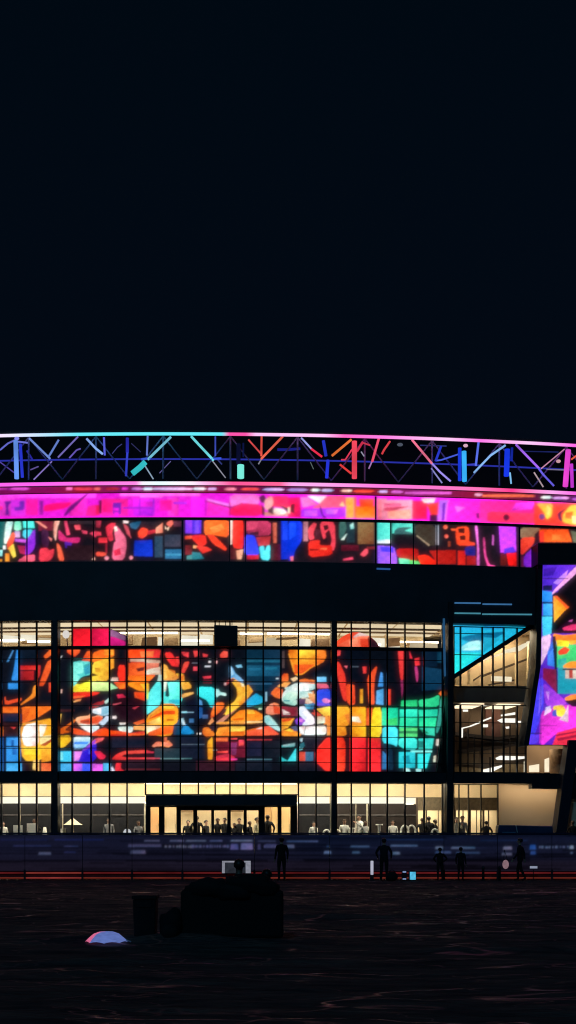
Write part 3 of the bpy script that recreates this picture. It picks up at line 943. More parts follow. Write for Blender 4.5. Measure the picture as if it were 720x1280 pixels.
MAIN += """
@ 70 805 8
f86a20 370 90 470 50 575 40 580 120 480 135 440 185 370 180
R fc9a30 482 50 575 112
f8a030 542 140 580 142 580 240 548 255
f8c038 370 190 460 160 530 145 530 370 360 360 360 330
d89428 385 235 440 240 450 285 395 280
4a1c14 350 285 425 315 360 325
f8ec38 205 400 260 385 340 370 345 470 165 475 170 430
d8f098 355 385 530 385 530 470 355 470
b0e8b0 535 385 620 440 535 460
4a3018 240 350 290 330 345 335 345 365 215 410
88f0e0 165 190 270 185 275 290 200 300 240 330 205 390 165 395
3098b0 280 240 345 200 345 290 290 310
f02020 165 480 440 480 400 510 200 545 165 545
f86030 165 525 300 515 250 540 165 545
f8a060 165 575 245 555 240 570 180 582
f83020 630 210 690 215 690 375 640 370 615 310
f86a20 580 390 690 385 690 440 640 450
901c24 335 630 400 585 480 570 485 595 400 630 340 660
e8f0f4 365 670 450 640 450 705 390 695
88c0d0 455 640 535 612 535 680 480 705 455 705
c0dcd8 485 580 540 535 535 570 500 600
@ 70 880 8
f8a878 190 160 220 130 335 115 345 90 350 140 420 110 470 130 430 170 420 205 345 210 240 195
e84a1c 240 165 330 145 420 120 465 140 420 190 330 200 250 190
a83018 245 175 330 160 340 185 270 190
f4f4f0 225 195 330 210 355 205 350 275 300 250
e8f0f0 365 215 430 215 430 245 370 280
d86018 20 260 90 225 195 150 200 165 110 225 90 260 150 280 20 300
6a2814 95 240 150 235 180 270 130 280
f05018 185 255 260 270 350 295 350 312 190 305
f84a14 370 300 440 250 520 260 540 265 720 275 720 315 370 318
R d02818 540 302 720 318
d8e4d8 620 235 700 225 720 240 720 280 640 270
f8e8e0 635 190 695 190 690 205 640 208
f8e8e8 560 120 600 118 605 145 575 145
c8dcf0 425 190 470 160 500 120 530 125 525 160 490 180 470 215
f8c028 20 325 145 325 145 350 90 410 30 440 20 400
d0ecf4 185 325 330 325 355 350 330 370 185 370
3a8af0 185 378 330 378 310 404 185 404
88c8f0 185 404 320 404 270 445 185 450
8838d0 260 460 350 390 400 350 390 390 330 440 270 480
f05860 390 350 485 340 460 360 400 375
f088f0 190 475 260 475 230 560 185 570
2818c8 260 480 370 430 380 560 240 572
R 4848e8 325 460 355 500
f02848 380 475 440 480 500 520 480 550 430 550
f83838 560 545 610 500 690 470 720 470 720 490 640 520 720 540 720 555 570 555
R d060f0 175 600 260 675
R 3858f0 265 600 350 675
R f060f0 372 600 465 670
R 50c0f0 475 600 545 670
e0e0f8 560 620 590 670 555 675
e82838 600 590 655 590 640 640 690 670 590 665
R 40c8e8 25 475 155 575
R 80e8f0 35 482 72 560
R 48a8e8 62 600 155 675
@ 150 805 8
R f84818 85 60 245 145
R f03030 260 55 395 140
f87840 200 75 340 70 330 130 210 130
R c8a890 100 150 245 178
c8a890 265 150 400 165 400 190 265 185
e07058 265 190 390 190 385 235 265 250
d8d0b8 260 265 400 240 400 300 370 280 265 310
f06028 85 190 245 190 245 300 85 320
501820 160 245 245 230 240 265 180 275
f87820 80 315 330 315 320 345 245 365 80 365
f89020 80 390 200 395 245 420 245 470 180 460 80 410
f8b830 200 400 290 400 285 450 240 450
f04018 145 490 260 490 265 570 200 550
c8e060 258 450 290 480 280 560 262 540
f8c060 430 210 460 260 470 340 430 360
e89838 455 280 500 260 590 330 560 350 480 345
f83030 450 85 520 90 560 190 585 200 560 225 510 215
f04048 620 85 690 85 680 135 650 120
e84038 640 220 680 175 695 190 640 290 615 270
f07828 600 320 640 310 640 360 610 390
f8a838 640 390 680 375 715 420 690 445 620 440
f8b058 620 500 720 480 720 505 650 530 620 540
60f0f0 330 440 360 395 400 380 410 600 290 690 270 700 275 640
68f0e8 485 380 595 385 600 600 590 640 560 570 490 560
20b0c8 500 555 600 555 600 600 520 590
101828 470 380 485 430 495 520 470 530
@ 150 880 8
f89a20 260 170 420 30 560 20 580 60 575 180 520 215 270 200
e83c14 270 160 390 90 430 70 545 65 550 105 430 105 360 130
f8c838 430 20 530 20 560 50 430 50
f8c860 265 190 400 130 410 200 265 205
f8f0c0 250 225 405 215 400 235 280 285
f86420 280 285 420 230 535 215 520 290 430 310 290 315
c86818 465 150 540 150 540 170 470 170
f8b060 140 215 245 205 245 265 150 255
d03028 100 290 245 270 240 300
e85828 130 190 240 150 250 185 170 210
f08060 320 420 360 380 400 375 405 415 340 430
f88868 430 380 520 395 520 420 440 415
R d86848 442 332 470 380
f04840 0 490 70 470 245 465 245 490 70 495 0 515
R d03048 265 475 340 490
R e83c40 0 540 245 552
R c04858 270 538 400 549
R 608890 430 541 720 549
1888c8 610 270 650 200 700 240 720 300 620 300
c8e0e8 600 150 640 160 655 215 625 190
R 90d8f0 615 75 670 90
@ 240 805 8
f8b838 390 370 420 350 460 390 500 400 530 430 560 405 605 470 570 520 540 560 500 600 450 640 380 690 330 710 350 640 420 580 460 520 450 450
f09028 470 580 560 510 545 565 470 630
f8e0b0 480 385 520 400 520 430 495 420
601828 350 380 400 345 440 355 390 385
6aa8dc 375 215 400 230 430 290 500 350 510 385 460 370 400 325 385 330
a8d0f0 380 220 400 240 420 300 395 320
38e0e8 60 430 215 432 220 560 190 640 150 560 60 515
f87028 190 700 220 610 320 585 310 640 200 720
20a8d8 540 610 620 500 705 540 705 590 560 630
@ 240 880 8
f88820 390 140 470 70 530 60 620 60 710 110 700 165 380 170
e05a10 400 150 520 135 520 155 420 165
f8b838 550 60 610 60 640 100 560 100
R f8d090 550 170 700 188
f8a040 280 180 520 170 520 200 250 200
f8d050 370 225 530 225 525 270 380 275
f89030 260 240 370 225 370 290 240 320 250 280
f87820 380 280 520 275 520 318 240 318
f85a38 550 275 700 250 705 315 545 315
f0e0e0 640 250 700 230 700 250
R 401018 280 204 700 214
f8a028 155 380 190 340 205 340 205 550 160 550
R f06838 230 348 360 374
R f84848 385 342 450 356
f85050 470 390 520 380 515 415 470 415
f84848 255 480 360 470 360 490 260 492
f83848 230 540 360 535 360 560 230 560
R f040a0 390 545 450 560
803060 390 390 450 385 440 510 395 510
@ 325 805 8
f88a20 280 60 385 60 390 320 350 300 320 170
R f8c038 392 60 550 140
R f89828 392 150 550 205
f05a20 340 205 550 205 440 280 350 300
f87828 565 60 640 60 660 110 620 190 565 190
f06028 215 330 240 290 280 320 280 360 230 370
f8a050 170 420 280 370 310 390 250 420 190 430
f86a30 110 495 180 440 230 460 215 550 170 520
c8e0dc 245 440 370 400 370 470 270 470
e8eef0 390 400 540 390 545 440 390 460
f06820 390 360 460 345 540 380 550 400 400 385
b0d8d0 225 540 280 480 370 480 365 620 240 590
R 3a8a90 235 560 300 573
c8dcd8 390 480 490 470 530 490 500 530 390 540
f09a60 480 490 550 500 550 600 500 560
503058 360 550 460 545 450 600 380 600
40a0c8 450 600 510 610 500 650 460 650
78c8f8 565 330 665 330 665 385 570 385
e86078 570 400 680 410 690 440 570 440
2848e0 570 460 690 450 710 510 700 560 570 560
f088c8 615 560 650 540 710 565 690 590 640 590
6048d8 570 580 640 592 700 590 700 625 570 625
f08868 60 640 120 590 180 620 200 700 60 700
e04a28 130 600 200 640 205 700 140 690
881830 215 620 380 640 370 700 215 700
e8d0d0 220 650 300 690 230 700
@ 325 880 8
f8f4fc 390 30 440 20 470 60 540 140 545 200 420 215 440 170 400 100
fff4f0 385 230 450 220 440 300 395 270
fffcf8 460 225 545 215 545 310 445 310
fffaf4 560 220 650 215 665 250 660 300 560 310
f8cc48 560 50 705 20 710 130 640 120
d03828 510 90 560 80 620 110 560 125
e8d8c0 570 130 650 130 650 190 570 195
f89040 650 120 710 120 710 310 680 310 670 210
a8d8dc 45 120 90 140 150 200 210 265 170 265 50 190
f85838 40 230 80 215 190 300 40 310
f8a830 220 180 330 150 280 240 220 260
e84a20 215 150 330 140 300 170 220 180
f89028 220 290 290 240 410 300 400 320 220 320
f8d040 250 265 300 245 340 280
9040d0 350 160 400 130 460 165 400 215 360 200
R e078d8 392 152 430 182
405080 310 230 360 215 380 270 340 270
40d8e0 275 570 360 440 360 570
38c8d0 205 525 275 570 210 570
90b8b8 225 410 350 390 350 420 230 425
b8d0d8 395 345 430 340 420 380 400 370
2a6878 400 460 450 420 440 380 400 400
fc3028 550 480 650 370 700 340 700 660 650 660 560 580
"""
# ================================================================== the arena
STEEL = mat('dark_steel', (.016, .030, .042), .45, .3, .3, 1.5)
NAVY = mat('navy_cladding', (.02, .036, .05), .55, .1, .3, .5, .1)
BLACKP = mat('black_paint', (.012, .018, .026), .6)
CREAM = mat('cream_plaster', (.86, .72, .50), .8, 0, .14, .5)
BROWN = mat('brown_plaster', (.36, .25, .17), .8, 0, .25, .35)
BEIGE = mat('beige_plaster', (.5, .38, .25), .8, 0, .06, .25)
DARKP = mat('charcoal_partition', (.009, .009, .012), .5, 0, .3, .8)
MULL = mat('mullion_metal', (.015, .014, .018), .4, .4, .2, 4)
GLASS = glass_mat()
WARM = emis('warm_lamp', (1., .82, .56), 9.)
COVE = emis('cove_lamp', (1., .86, .60), 14.)
WARM2 = emis('warm_lamp_soft', (1., .84, .62), 1.5)
COOLW = emis('white_lamp', (1., .93, .82), 1.3)

arena = thing('arena_building', 'curved glass fronted arena lit with colourful displays against the night sky', 'arena', (X0, D0, 0))
A = arena
TL, TR = th(-150), th(860)
FLOOR = 1.0
zt, zb = zr(776.5), zr(809)                    # the upper strip of glazing
zs0, zs1 = zr(965), zr(978)                    # the floor beam
# fascias, beams and slabs
m = MB(); m.arcbox(TL, th(673, .4), zr(701.5, .4), zr(775, .4), -.35, .4); m.build('fascia', NAVY, A)
m = MB(); m.arcbox(TL, TR, zr(978, .35), zr(965, .35), -.3, .35); m.build('floor_beam', STEEL, A)
m = MB(); m.arcbox(TL, TR, zr(646.6, .1) - .13, zr(646.6, .1), -.4, .12); m.build('sill_rail', BLACKP, A)
m = MB(); m.arcbox(TL, TR, zr(617, .2), zr(601.5, .2), -.6, .02); m.build('roof_edge', mat('roof_edge_paint', (.05, .012, .03), .4), A)
m = MB(); m.arcbox(TL, TR, zr(601.5, .2), zr(600.5, .2), -9, .1); m.build('roof_slab', BLACKP, A)
m = MB(); m.arcbox(TL, TR, zr(602, -8.2), zr(543, -8.2), -8.6, -8.2); m.build('roof_back_wall', mat('roof_back', (.012, .006, .016), .8), A)
m = MB(); m.arcbox(TL, TR, .98, zr(601, -6), -6.6, -6.2); m.build('rear_wall', BLACKP, A)
m = MB(); m.arcbox(TL, TR, zs0 - .42, zs0 - .02, -6.1, -.32); m.build('floor_slab', mat('slab_white', (.6, .52, .4), .8), A)
m = MB(); m.arcbox(TL, th(556), zb - .32, zb - .05, -5.6, -.62); m.build('gallery_floor', BROWN, A)
m = MB(); m.arcbox(TL, TR, zr(773.5), zr(771.5), -6.1, -.36); m.build('ceiling', CREAM, A)
# clerestory interior
m = MB(); m.arcbox(TL, th(556), zb - .05, zr(773.5), -4.9, -4.6); m.build('gallery_wall', CREAM, A)
for i, (a, b, y, o) in enumerate([(-30, 30, 799, -3.6), (34, 62, 801, -3.2), (150, 222, 791, -3.4), (226, 262, 801, -3.7), (300, 330, 792, -3.2), (334, 412, 791.5, -3.6), (455, 476, 804, -3.2), (500, 548, 800, -3.8)]):
    m = MB(); z = zr(y, o); m.arcbox(th(a, o), th(b, o), z - .035, z + .05, o - .12, o); m.build('lamp_tube', WARM, A)
CEILP = emis('ceiling_glow', (1., .78, .50), .95, .12, .5)
for a in range(-50, 540, 60):
    m = MB(); m.arcbox(th(a + 1, -2.4), th(a + 58, -2.4), zr(773.7) - .07, zr(773.7) - .02, -4.5, -.5, 3); m.build('ceiling_panel', CEILP, A)  # lit tone of the ceiling put in as a low glow
for z, o in ((783.6, -1.6), (788, -3.0)):
    m = MB(); m.arcbox(TL, th(550, o), zr(z + .9, o), zr(z - .6, o), o - .3, o); m.build('ceiling_beam', mat('beam_brown', (.16, .10, .06), .7), A)
rn = random.Random(4)
for a, b, y0, y1 in [(8, 22, 798, 801), (26, 48, 800, 804), (36, 62, 796, 798), (150, 165, 794, 806), (176, 196, 796, 808), (204, 222, 797, 808), (278, 300, 800, 809), (310, 328, 796, 803), (388, 412, 798, 810), (345, 372, 796, 799), (484, 500, 797, 808), (508, 526, 800, 806), (434, 440, 800, 806)]:
    o = -3.9 + rn.uniform(0, .5)
    m = MB(); m.prism([(a, y1), (b, y1 - 1), (b, y0), (a + 2, y0 + 1)], o, o - .35); m.build('wall_unit', rn.choice([BROWN, BEIGE, mat('tan_panel', (.36, .25, .15), .7)]), A)
for a, b, y0, y1, k in [(3, 23, 794, 803, 1), (25, 45, 793, 801, 1), (47, 64, 797, 805, 0), (226, 247, 794, 808, 1), (249, 266, 793, 805, 1), (308, 329, 800, 808, 0), (332, 350, 797, 808, 0), (374, 388, 798, 809, 1), (463, 481, 797, 809, 1), (485, 500, 801, 810, 1), (512, 547, 803, 811, 0), (182, 189, 797, 808, 1), (197, 202, 796, 808, 1)]:
    m = MB(); m.prism([(a, y1), (b, y1), (b, y0 + 1), (a + 1, y0)], -3.75, -3.88); m.build('glow_panel', emis('gallery_glow', (1., .9, .72), 1.0, .15, 1.5) if k else emis('gallery_glow_dim', (1., .78, .5), .6, .15, 1.5), A)  # bright patches of the gallery wall, added as glowing panels
# drum columns
for x0, x1, y0, y1 in ((65.2, 72, 775, 1060), (414.5, 420.3, 775, 1060)):
    m = MB(); m.prism([(x0, y1), (x1, y1), (x1, y0), (x0, y0)], .55, -.12); m.build('column', STEEL, A, bevel=.02)
m = MB(); m.prism([(558.5, 1060), (567, 1060), (566.5, 752), (561, 752)], .6, -.3); m.build('column', STEEL, A, bevel=.02)
m = MB(); m.prism([(556, 845), (557.6, 845), (556.2, 773), (554, 773)], .5, .3); m.build('column_light', emis('column_blue', '2c5f8c', .6), A)
m = MB(); m.prism([(711, 925), (725, 925), (705.5, 1060), (692.5, 1060)], .9, .2); m.build('leaning_column', mat('column_navy', (.014, .018, .04), .5), A, bevel=.02)
m = MB(); m.prism([(546, 966), (556, 966), (560, 880), (556, 880)], -.1, -.5); m.build('leaning_column', mat('column_brown', (.06, .035, .03), .6), A)
# windows: one part per bay and storey, each with its own pane
BAYS = [[-63, -41, -20, 2, 24, 46, 65.2], [72, 90.5, 114, 137, 159, 182, 203.5, 225.5, 248, 269, 287.5, 307.5, 329, 351, 373, 395, 414.5], [420.3, 439, 462.5, 484, 506, 530, 553]]
def window(x0, x1, y0, y1, hs, last=False, w=1.75, hw=.6, of=.1, slim=None, cut=None):
    xa, xb = th(x0), th(x1); t2 = D0 / RAD / F * w / 2
    m = MB(); za, zc = zr(y1), zr(y0); s = D0 / F
    m.arcbox(xa - t2, xa + t2, za, zc, -.08, of, 1)
    if last: m.arcbox(xb - t2, xb + t2, za, zc, -.08, of, 1)
    for y in hs:
        z = zr(y); m.arcbox(xa + t2, xb - t2, z - s * hw / 2, z + s * hw / 2, -.06, of - .02, 1)
    m.arcbox(xa + t2, xb - t2, zc - s * 1.0, zc, -.07, of - .01, 1)
    m.arcbox(xa + t2, xb - t2, za, za + s * 1.2, -.07, of - .01, 1)
    o = m.build('window', MULL, A)
    g = MB(); g.arcbox(xa + t2, xb - t2, za + s * 1.2, zc - s, .0, .012, 1); p = g.build('pane', GLASS, None); p.parent = o; p.matrix_parent_inverse = Matrix()
    return o
MID = [823, 852, 882, 907, 921, 935, 953]
for bay in BAYS:
    for i in range(len(bay) - 1):
        l = i == len(bay) - 2
        window(bay[i], bay[i + 1], 776, 808.5, [784.2], l)
        window(bay[i], bay[i + 1], 810.3, 965, MID, l)
        inside = 180 < bay[i] < 370
        window(bay[i], bay[i + 1], 978.2, 993.8 if inside else 1046, [] if inside else ([995.6, 1004.5] if bay[i] < 500 else [996.5]), l)
m = MB(); m.arcbox(TL, th(553), zr(810.3), zr(808.5), -.5, .12); m.build('transom', MULL, A)
# upper storey seams
for x in (-24, 34, 117, 228, 287, 307, 469.5, 488, 516.5, 546, 649):
    w = 1.6 if x in (469.5, 649, 228) else .9
    m = MB(); t = th(x, .02); m.arcbox(t - w * 1.6e-4, t + w * 1.6e-4, zr(702), zr(650) , -.1, .12, 1); m.build('seam_post', BLACKP, A)
for x in (469.5,):
    m = MB(); t = th(x, .02); m.arcbox(t - 2.5e-4, t + 2.5e-4, zr(646.6), zr(618) , .03, .1, 1); m.build('seam_post', BLACKP, A)

# ---- ground floor interior
m = MB(); m.arcbox(TL, TR, FLOOR, zs0 - .42, -5.2, -4.9); m.build('hall_wall', CREAM, A)
for a, b in ((-40, 64), (73, 182), (371, 413), (421, 521)):
    zt_ = zr(1004.8, -2.2)
    m = MB(); m.arcbox(th(a, -2.2), th(b, -2.2), FLOOR, zt_, -2.5, -2.2); pt = m.build('partition', DARKP if a < 400 else mat('brown_partition', (.02, .013, .011), .5, 0, .2), A)
    g = MB(); g.arcbox(th(a, -2.2), th(b, -2.2), zt_ - .62, zt_ - .57, -2.19, -2.15); q = g.build('wall_trim', mat('trim_grey', (.16, .15, .15), .4), None); q.parent = pt; q.matrix_parent_inverse = Matrix()
    g = MB(); g.arcbox(th(a + 1, -2.2), th(b - 1, -2.2), zt_ + .02, zt_ + .1, -3.3, -2.7); q = g.build('cove_lamp', COVE, None); q.parent = pt; q.matrix_parent_inverse = Matrix()
    g = MB(); g.arcbox(th(a + 1, -2.2), th(b - 1, -2.2), zt_ + .02, zt_ + .38, -2.4, -2.3); q = g.build('glow_panel', emis('glow_panel', (1., .9, .7), 1.35, .06, 1.), None); q.parent = pt; q.matrix_parent_inverse = Matrix()  # last piece: white panel row, its brightness put in as emission
m = MB(); m.arcbox(th(183, -3.6), th(370, -3.6), zs0 - .5, zs0 - .43, -3.4, -2.6); m.build('ceiling_lamp_or_fill', emis('entrance_lamp', (1., .80, .52), 4.5), A)
for a in range(-40, 560, 50):
    m = MB(); m.arcbox(th(a + 6, -.8), th(a + 44, -.8), zs0 - .49, zs0 - .43, -.95, -.36, 2); m.build('ceiling_lamp_or_fill', emis('front_fill', (1., .88, .68), 26.), A)  # unseen lamps added to brighten the guests from the front
for a, b in ((186, 224), (230, 300), (306, 366)):
    m = MB(); m.arcbox(th(a, -3.6), th(b, -3.6), zr(1004, -3), zr(1003, -3), -4.2, -2.6); m.build('ceiling_lamp_or_fill', MATS['entrance_lamp'], A)
for x, w in ((24, 2.2), (45.5, 1), (78, 1.2), (90, .7), (159, 1), (181, 2.), (372, 1.3), (414, 2.2), (459, 2.), (445, .6), (136, .5)):
    m = MB(); m.prism([(x - w / 2, 1046), (x + w / 2, 1046), (x + w / 2, 1005), (x - w / 2, 1005)], -1.2, -1.28)
    m.build('lit_post', mat('post_cream', (.7, .62, .45), .5), A)
# entrance canopy and doors
m = MB(); m.prism([(182, 1007.3), (371.5, 1007.3), (371.5, 993.8), (182, 993.8)], 1.0, -.3); m.build('entrance_canopy', NAVY, A, bevel=.03)
doors = [(188, 198.5), (205.5, 220.5), (226, 241.5), (246.5, 264), (267.5, 284), (288.5, 304.5), (308.5, 323), (331, 347), (352, 363)]
PX = [182] + [v for d in doors for v in d] + [371.5]
for k, (a, b) in enumerate(doors):
    m = MB()
    m.prism([(PX[2 * k], 1046), (a, 1046), (a, 1007.4), (PX[2 * k], 1007.4)], .08, -.1)
    if k == len(doors) - 1: m.prism([(b, 1046), (371.5, 1046), (371.5, 1007.4), (b, 1007.4)], .08, -.1)
    m.prism([(a, 1013 if 2 <= k <= 6 else 1009), (b, 1013 if 2 <= k <= 6 else 1009), (b, 1007.4), (a, 1007.4)], .06, -.08)
    d = m.build('door', MULL, A)
    g = MB(); g.prism([(a, 1046), (b, 1046), (b, 1009), (a, 1009)], .0, -.012); p = g.build('pane', GLASS, None); p.parent = d; p.matrix_parent_inverse = Matrix()
    g = MB(); g.prism([(b - 1.2, 1043), (b - .7, 1043), (b - .7, 1030), (b - 1.2, 1030)], .12, .08); p = g.build('handle', mat('handle_steel', (.3, .3, .3), .3, .9), None); p.parent = d; p.matrix_parent_inverse = Matrix()
for a, b, y0, c in ((188, 199, 1008, (.75, .42, .2)), (331, 339, 1009, (.6, .38, .17)), (340, 364, 1008, (.8, .55, .27)), (226, 241, 1011.5, (.3, .2, .12)), (288, 304, 1011, (.28, .18, .1))):
    m = MB(); m.prism([(a, 1046 if c[0] > .5 else y0 + 4), (b, 1046 if c[0] > .5 else y0 + 4), (b, y0), (a, y0)], -4.4, -4.6); m.build('wall_panel', mat('hall_panel_%d' % int(a), c, .7, 0, .15, 1), A)
# rooms right of the hall
for a, b in ((521.5, 556), (567, 622)):
    m = MB(); m.prism([(a, 1046), (b, 1046), (b, 1008), (a, 1008)], -3.7, -3.8); m.build('shop_wall', CREAM, A)
    m = MB(); m.prism([(a, 1013), (b, 1013), (b, 997), (a, 997)], -2.3, -2.5); m.build('shop_header', mat('shop_brown', (.16, .12, .07), .7), A)
for a, b in ((522, 531), (534, 553), (570, 586), (590, 603), (606, 621)):
    m = MB(); o = -2.55; m.arcbox(th(a, o), th(b, o), zl(a, 1010.5, o), zl(a, 1009.5, o), -3.4, -2.56, 1); m.build('door_lamp', WARM, A)
for x, w, y0 in ((521.5, 2, 997), (533, 1.6, 1012), (548, .8, 1013), (568, 4, 1012), (587.5, 2.4, 1013), (604.5, 2.4, 1013), (611, 1.2, 1013), (579, .8, 1013), (596, .7, 1013)):
    m = MB(); m.prism([(x - w / 2, 1046), (x + w / 2, 1046), (x + w / 2, y0), (x - w / 2, y0)], -1.7, -1.78); m.build('door_post', mat('post_brown', (.07, .045, .03), .6), A)
for i, (a, b) in enumerate(((567, 573.5), (573.5, 585.5), (585.5, 601), (601, 622))):
    window(a, b, 979, 1046, [997], i == 3, 1.1)
m = MB(); m.prism([(622.5, 1050), (693, 1050), (704, 984), (622.5, 980)], -1.3, -1.5); m.build('blank_wall', BEIGE, A)
m = MB(); m.arcbox(th(626, -.8), th(700, -.8), zs0 - .5, zs0 - .43, -.62, -.31); m.build('ceiling_lamp_or_fill', emis('warm_lamp_wall', (1., .8, .55), 12.), A)
m = MB(); m.prism([(665, 985.8), (722, 986.5), (722, 978), (665, 978)], .34, -.2); m.build('floor_beam', STEEL, A)
m = MB(); m.prism([(705, 1060), (760, 1060), (760, 986), (712, 986)], -.5, -.6); m.build('blank_wall', CREAM, A)
m = MB(); m.arcbox(th(712, .1), th(745, .1), zs0 - .5, zs0 - .43, -.4, .1, 1); m.build('ceiling_lamp_or_fill', MATS['warm_lamp_wall'], A)
m = MB(); m.prism([(708, 999), (760, 999), (760, 986.5), (708, 986.5)], -.3, -.48); m.build('sign_band', mat('mauve_band', (.35, .16, .2), .6), A)

# ---- stair bay at the right
r6 = lambda x, y: (540 + x / 5.14, 740 + y / 5.14)
m = MB(); m.prism([(566, 862), (672, 862), (672, 778), (566, 778)], -3.6, -3.8); m.build('stair_wall', mat('stair_beige', (.42, .32, .2), .8, 0, .25, .5), A)
m = MB(); m.prism([(556, 966), (668, 966), (668, 858), (556, 858)], -3.6, -3.8); m.build('stair_wall', BROWN, A)
m = MB(); m.prism([(566, 878), (657, 878), (660, 857.5), (566, 857.5)], -.9, -3.5); m.build('landing', mat('landing_concrete', (.16, .14, .125), .8, 0, .15, 1), A)
m = MB(); z = zr(773.6) - .03; m.arcbox(th(572, -.5), th(655, -.5), z - .05, z, -.75, -.4, 2); m.build('ceiling_lamp_or_fill', WARM, A)  # lamp strip added to brighten the landing face
m = MB(); m.prism([(565, 850.5), (671.5, 781.5), (669.5, 776.5), (565, 844.5)], .12, -.45); m.build('raking_beam', STEEL, A)
m = MB(); m.prism([(566, 775.5), (672, 778), (672, 774), (566, 774)], .3, -.3); m.build('head_beam', STEEL, A)
LB = [[(470, 372), (545, 350), (640, 312), (645, 326), (565, 378), (475, 392)], [(610, 318), (638, 310), (640, 330), (612, 342)], [(636, 540), (664, 540), (664, 574), (636, 574)], [(385, 540), (512, 545), (512, 575), (385, 570)], [(335, 430), (470, 385), (470, 394), (335, 440)]]
for q in LB:
    m = MB(); m.prism([r6(*p) for p in q], -2.6, -2.75); m.build('stair_lamp', emis('lamp_cream', (1., .86, .62), 1.0), A)
for q in [[(612, 560), (630, 560), (640, 330), (622, 330)], [(150, 595), (175, 595), (182, 520), (152, 532)], [(235, 590), (246, 590), (246, 480), (235, 486)], [(540, 590), (552, 590), (552, 390), (540, 398)]]:
    m = MB(); m.prism([r6(*p) for p in q], -2.2, -2.4); m.build('stair_post', mat('post_beige', (.6, .48, .3), .6), A)
for q in [[(330, 530), (690, 395), (690, 408), (330, 546)], [(270, 560), (330, 520), (330, 530), (270, 572)], [(370, 590), (530, 560), (530, 572), (370, 600)]]:
    m = MB(); m.prism([r6(*p) for p in q], -2.9, -3.1); m.build('stair_rail', mat('rail_brown', (.05, .03, .02), .5), A)
SL = [[(250, 693), (280, 693), (282, 726), (252, 726)], [(325, 705), (355, 705), (356, 730), (328, 732)], [(200, 755), (232, 755), (232, 768), (202, 768)], [(330, 850), (360, 850), (360, 868), (332, 868)], [(555, 828), (585, 828), (585, 842), (556, 842)],
      [(445, 788), (535, 772), (535, 788), (448, 798)], [(422, 824), (450, 812), (535, 812), (535, 840), (450, 840)], [(245, 858), (310, 832), (310, 842), (250, 866)], [(330, 822), (380, 802), (382, 812), (332, 832)], [(190, 872), (245, 860), (245, 866), (200, 878), (198, 935), (190, 935)],
      [(410, 1066), (440, 1052), (600, 1056), (600, 1070), (520, 1080), (420, 1078)], [(332, 1140), (450, 1112), (450, 1124), (380, 1160), (332, 1160)], [(475, 865), (500, 862), (505, 876), (480, 878)]]
for q in SL:
    m = MB(); m.prism([r6(*p) for p in q], -2.4, -2.5); m.build('stair_lamp', MATS['white_lamp'], A)
for q in [[(130, 1165), (600, 1165), (600, 1100), (470, 1105), (460, 1140), (130, 1120)], [(630, 1165), (720, 1165), (720, 1110), (630, 1105)]]:
    m = MB(); m.prism([r6(*p) for p in q], -2.9, -3.2); m.build('stair_flight', mat('flight_tan', (.5, .36, .2), .7), A)
for q in [[(190, 1010), (460, 985), (600, 960), (600, 975), (460, 1004), (190, 1034)], [(150, 900), (420, 930), (600, 915), (600, 930), (420, 950), (150, 920)]]:
    m = MB(); m.prism([r6(*p) for p in q], -2.7, -3.5); m.build('stair_flight', mat('flight_dark', (.06, .04, .03), .7), A)
for q, c in [([(150, 700), (240, 700), (240, 900), (150, 900)], (.16, .10, .07)), ([(345, 730), (440, 720), (440, 940), (345, 950)], (.24, .11, .09)), ([(470, 700), (540, 700), (540, 790), (470, 790)], (.34, .24, .15)), ([(330, 960), (600, 945), (600, 1060), (330, 1060)], (.34, .22, .13)), ([(190, 1030), (300, 1010), (300, 1110), (190, 1110)], (.38, .27, .17)), ([(470, 880), (600, 860), (600, 920), (470, 920)], (.3, .2, .13))]:
    m = MB(); m.prism([r6(*p) for p in q], -3.4, -3.55); m.build('wall_panel', mat('panel_%d' % int(c[0] * 1000 + c[1] * 100), c, .8, 0, .2, 2), A)
for q in [[(176, 1165), (184, 1165), (186, 690), (178, 690)], [(268, 1165), (275, 1165), (278, 920), (272, 920)], [(230, 1165), (236, 1165), (236, 880), (230, 880)], [(372, 1165), (378, 1165), (378, 1060), (372, 1060)], [(500, 1165), (506, 1165), (506, 850), (500, 850)]]:
    m = MB(); m.prism([r6(*p) for p in q], -1.8, -1.9); m.build('stair_post', mat('post_dark', (.05, .035, .03), .6), A)
for x, y, o in ((585, 779, -1.5), (640, 779, -1.5), (590, 879, -1.2), (635, 879, -1.2)):
    m = MB(); z = zr(773.6) - .03 if y < 800 else zl(610, 878.5, -.9) - .03; m.arcbox(th(x - 14, o), th(x + 14, o), z - .05, z, -3.3 if y > 800 else o - 1.2, -1.0 if y > 800 else o, 2); m.build('ceiling_lamp_or_fill', emis('stair_light' if y < 800 else 'stair_light_low', (1., .78, .5), 38. if y < 800 else 1.7), A)
for i, (a, b) in enumerate(((567, 575.5), (575.5, 602.5), (602.5, 616), (616, 629.5), (629.5, 646), (646, 668))):
    window(a, b, 779, 857, [788, 815] if i < 3 else [], i == 5, 1.5)
    window(a, b if i < 5 else 657, 878, 965, [901, 925, 940, 953], i == 5, 1.5)
m = MB(); m.prism([(655, 966), (722, 966), (722, 925), (660, 925)], -2.0, -2.2); m.build('stair_wall', BROWN, A)
m = MB(); m.arcbox(th(664, -1), th(720, -1), zl(690, 928, -1), zl(690, 926.5, -1), -1.8, -.6, 2); m.build('ceiling_lamp_or_fill', emis('stair_light_side', (1., .8, .52), 2.2), A)
cp = P(698.5, 968, -1.0)
m = MB(); m.lathe([(.46, 0), (.48, .7), (.50, 1.35)], cp, 20); m.build('round_column', mat('tan_column', (.55, .36, .22), .6), A, smooth=True)
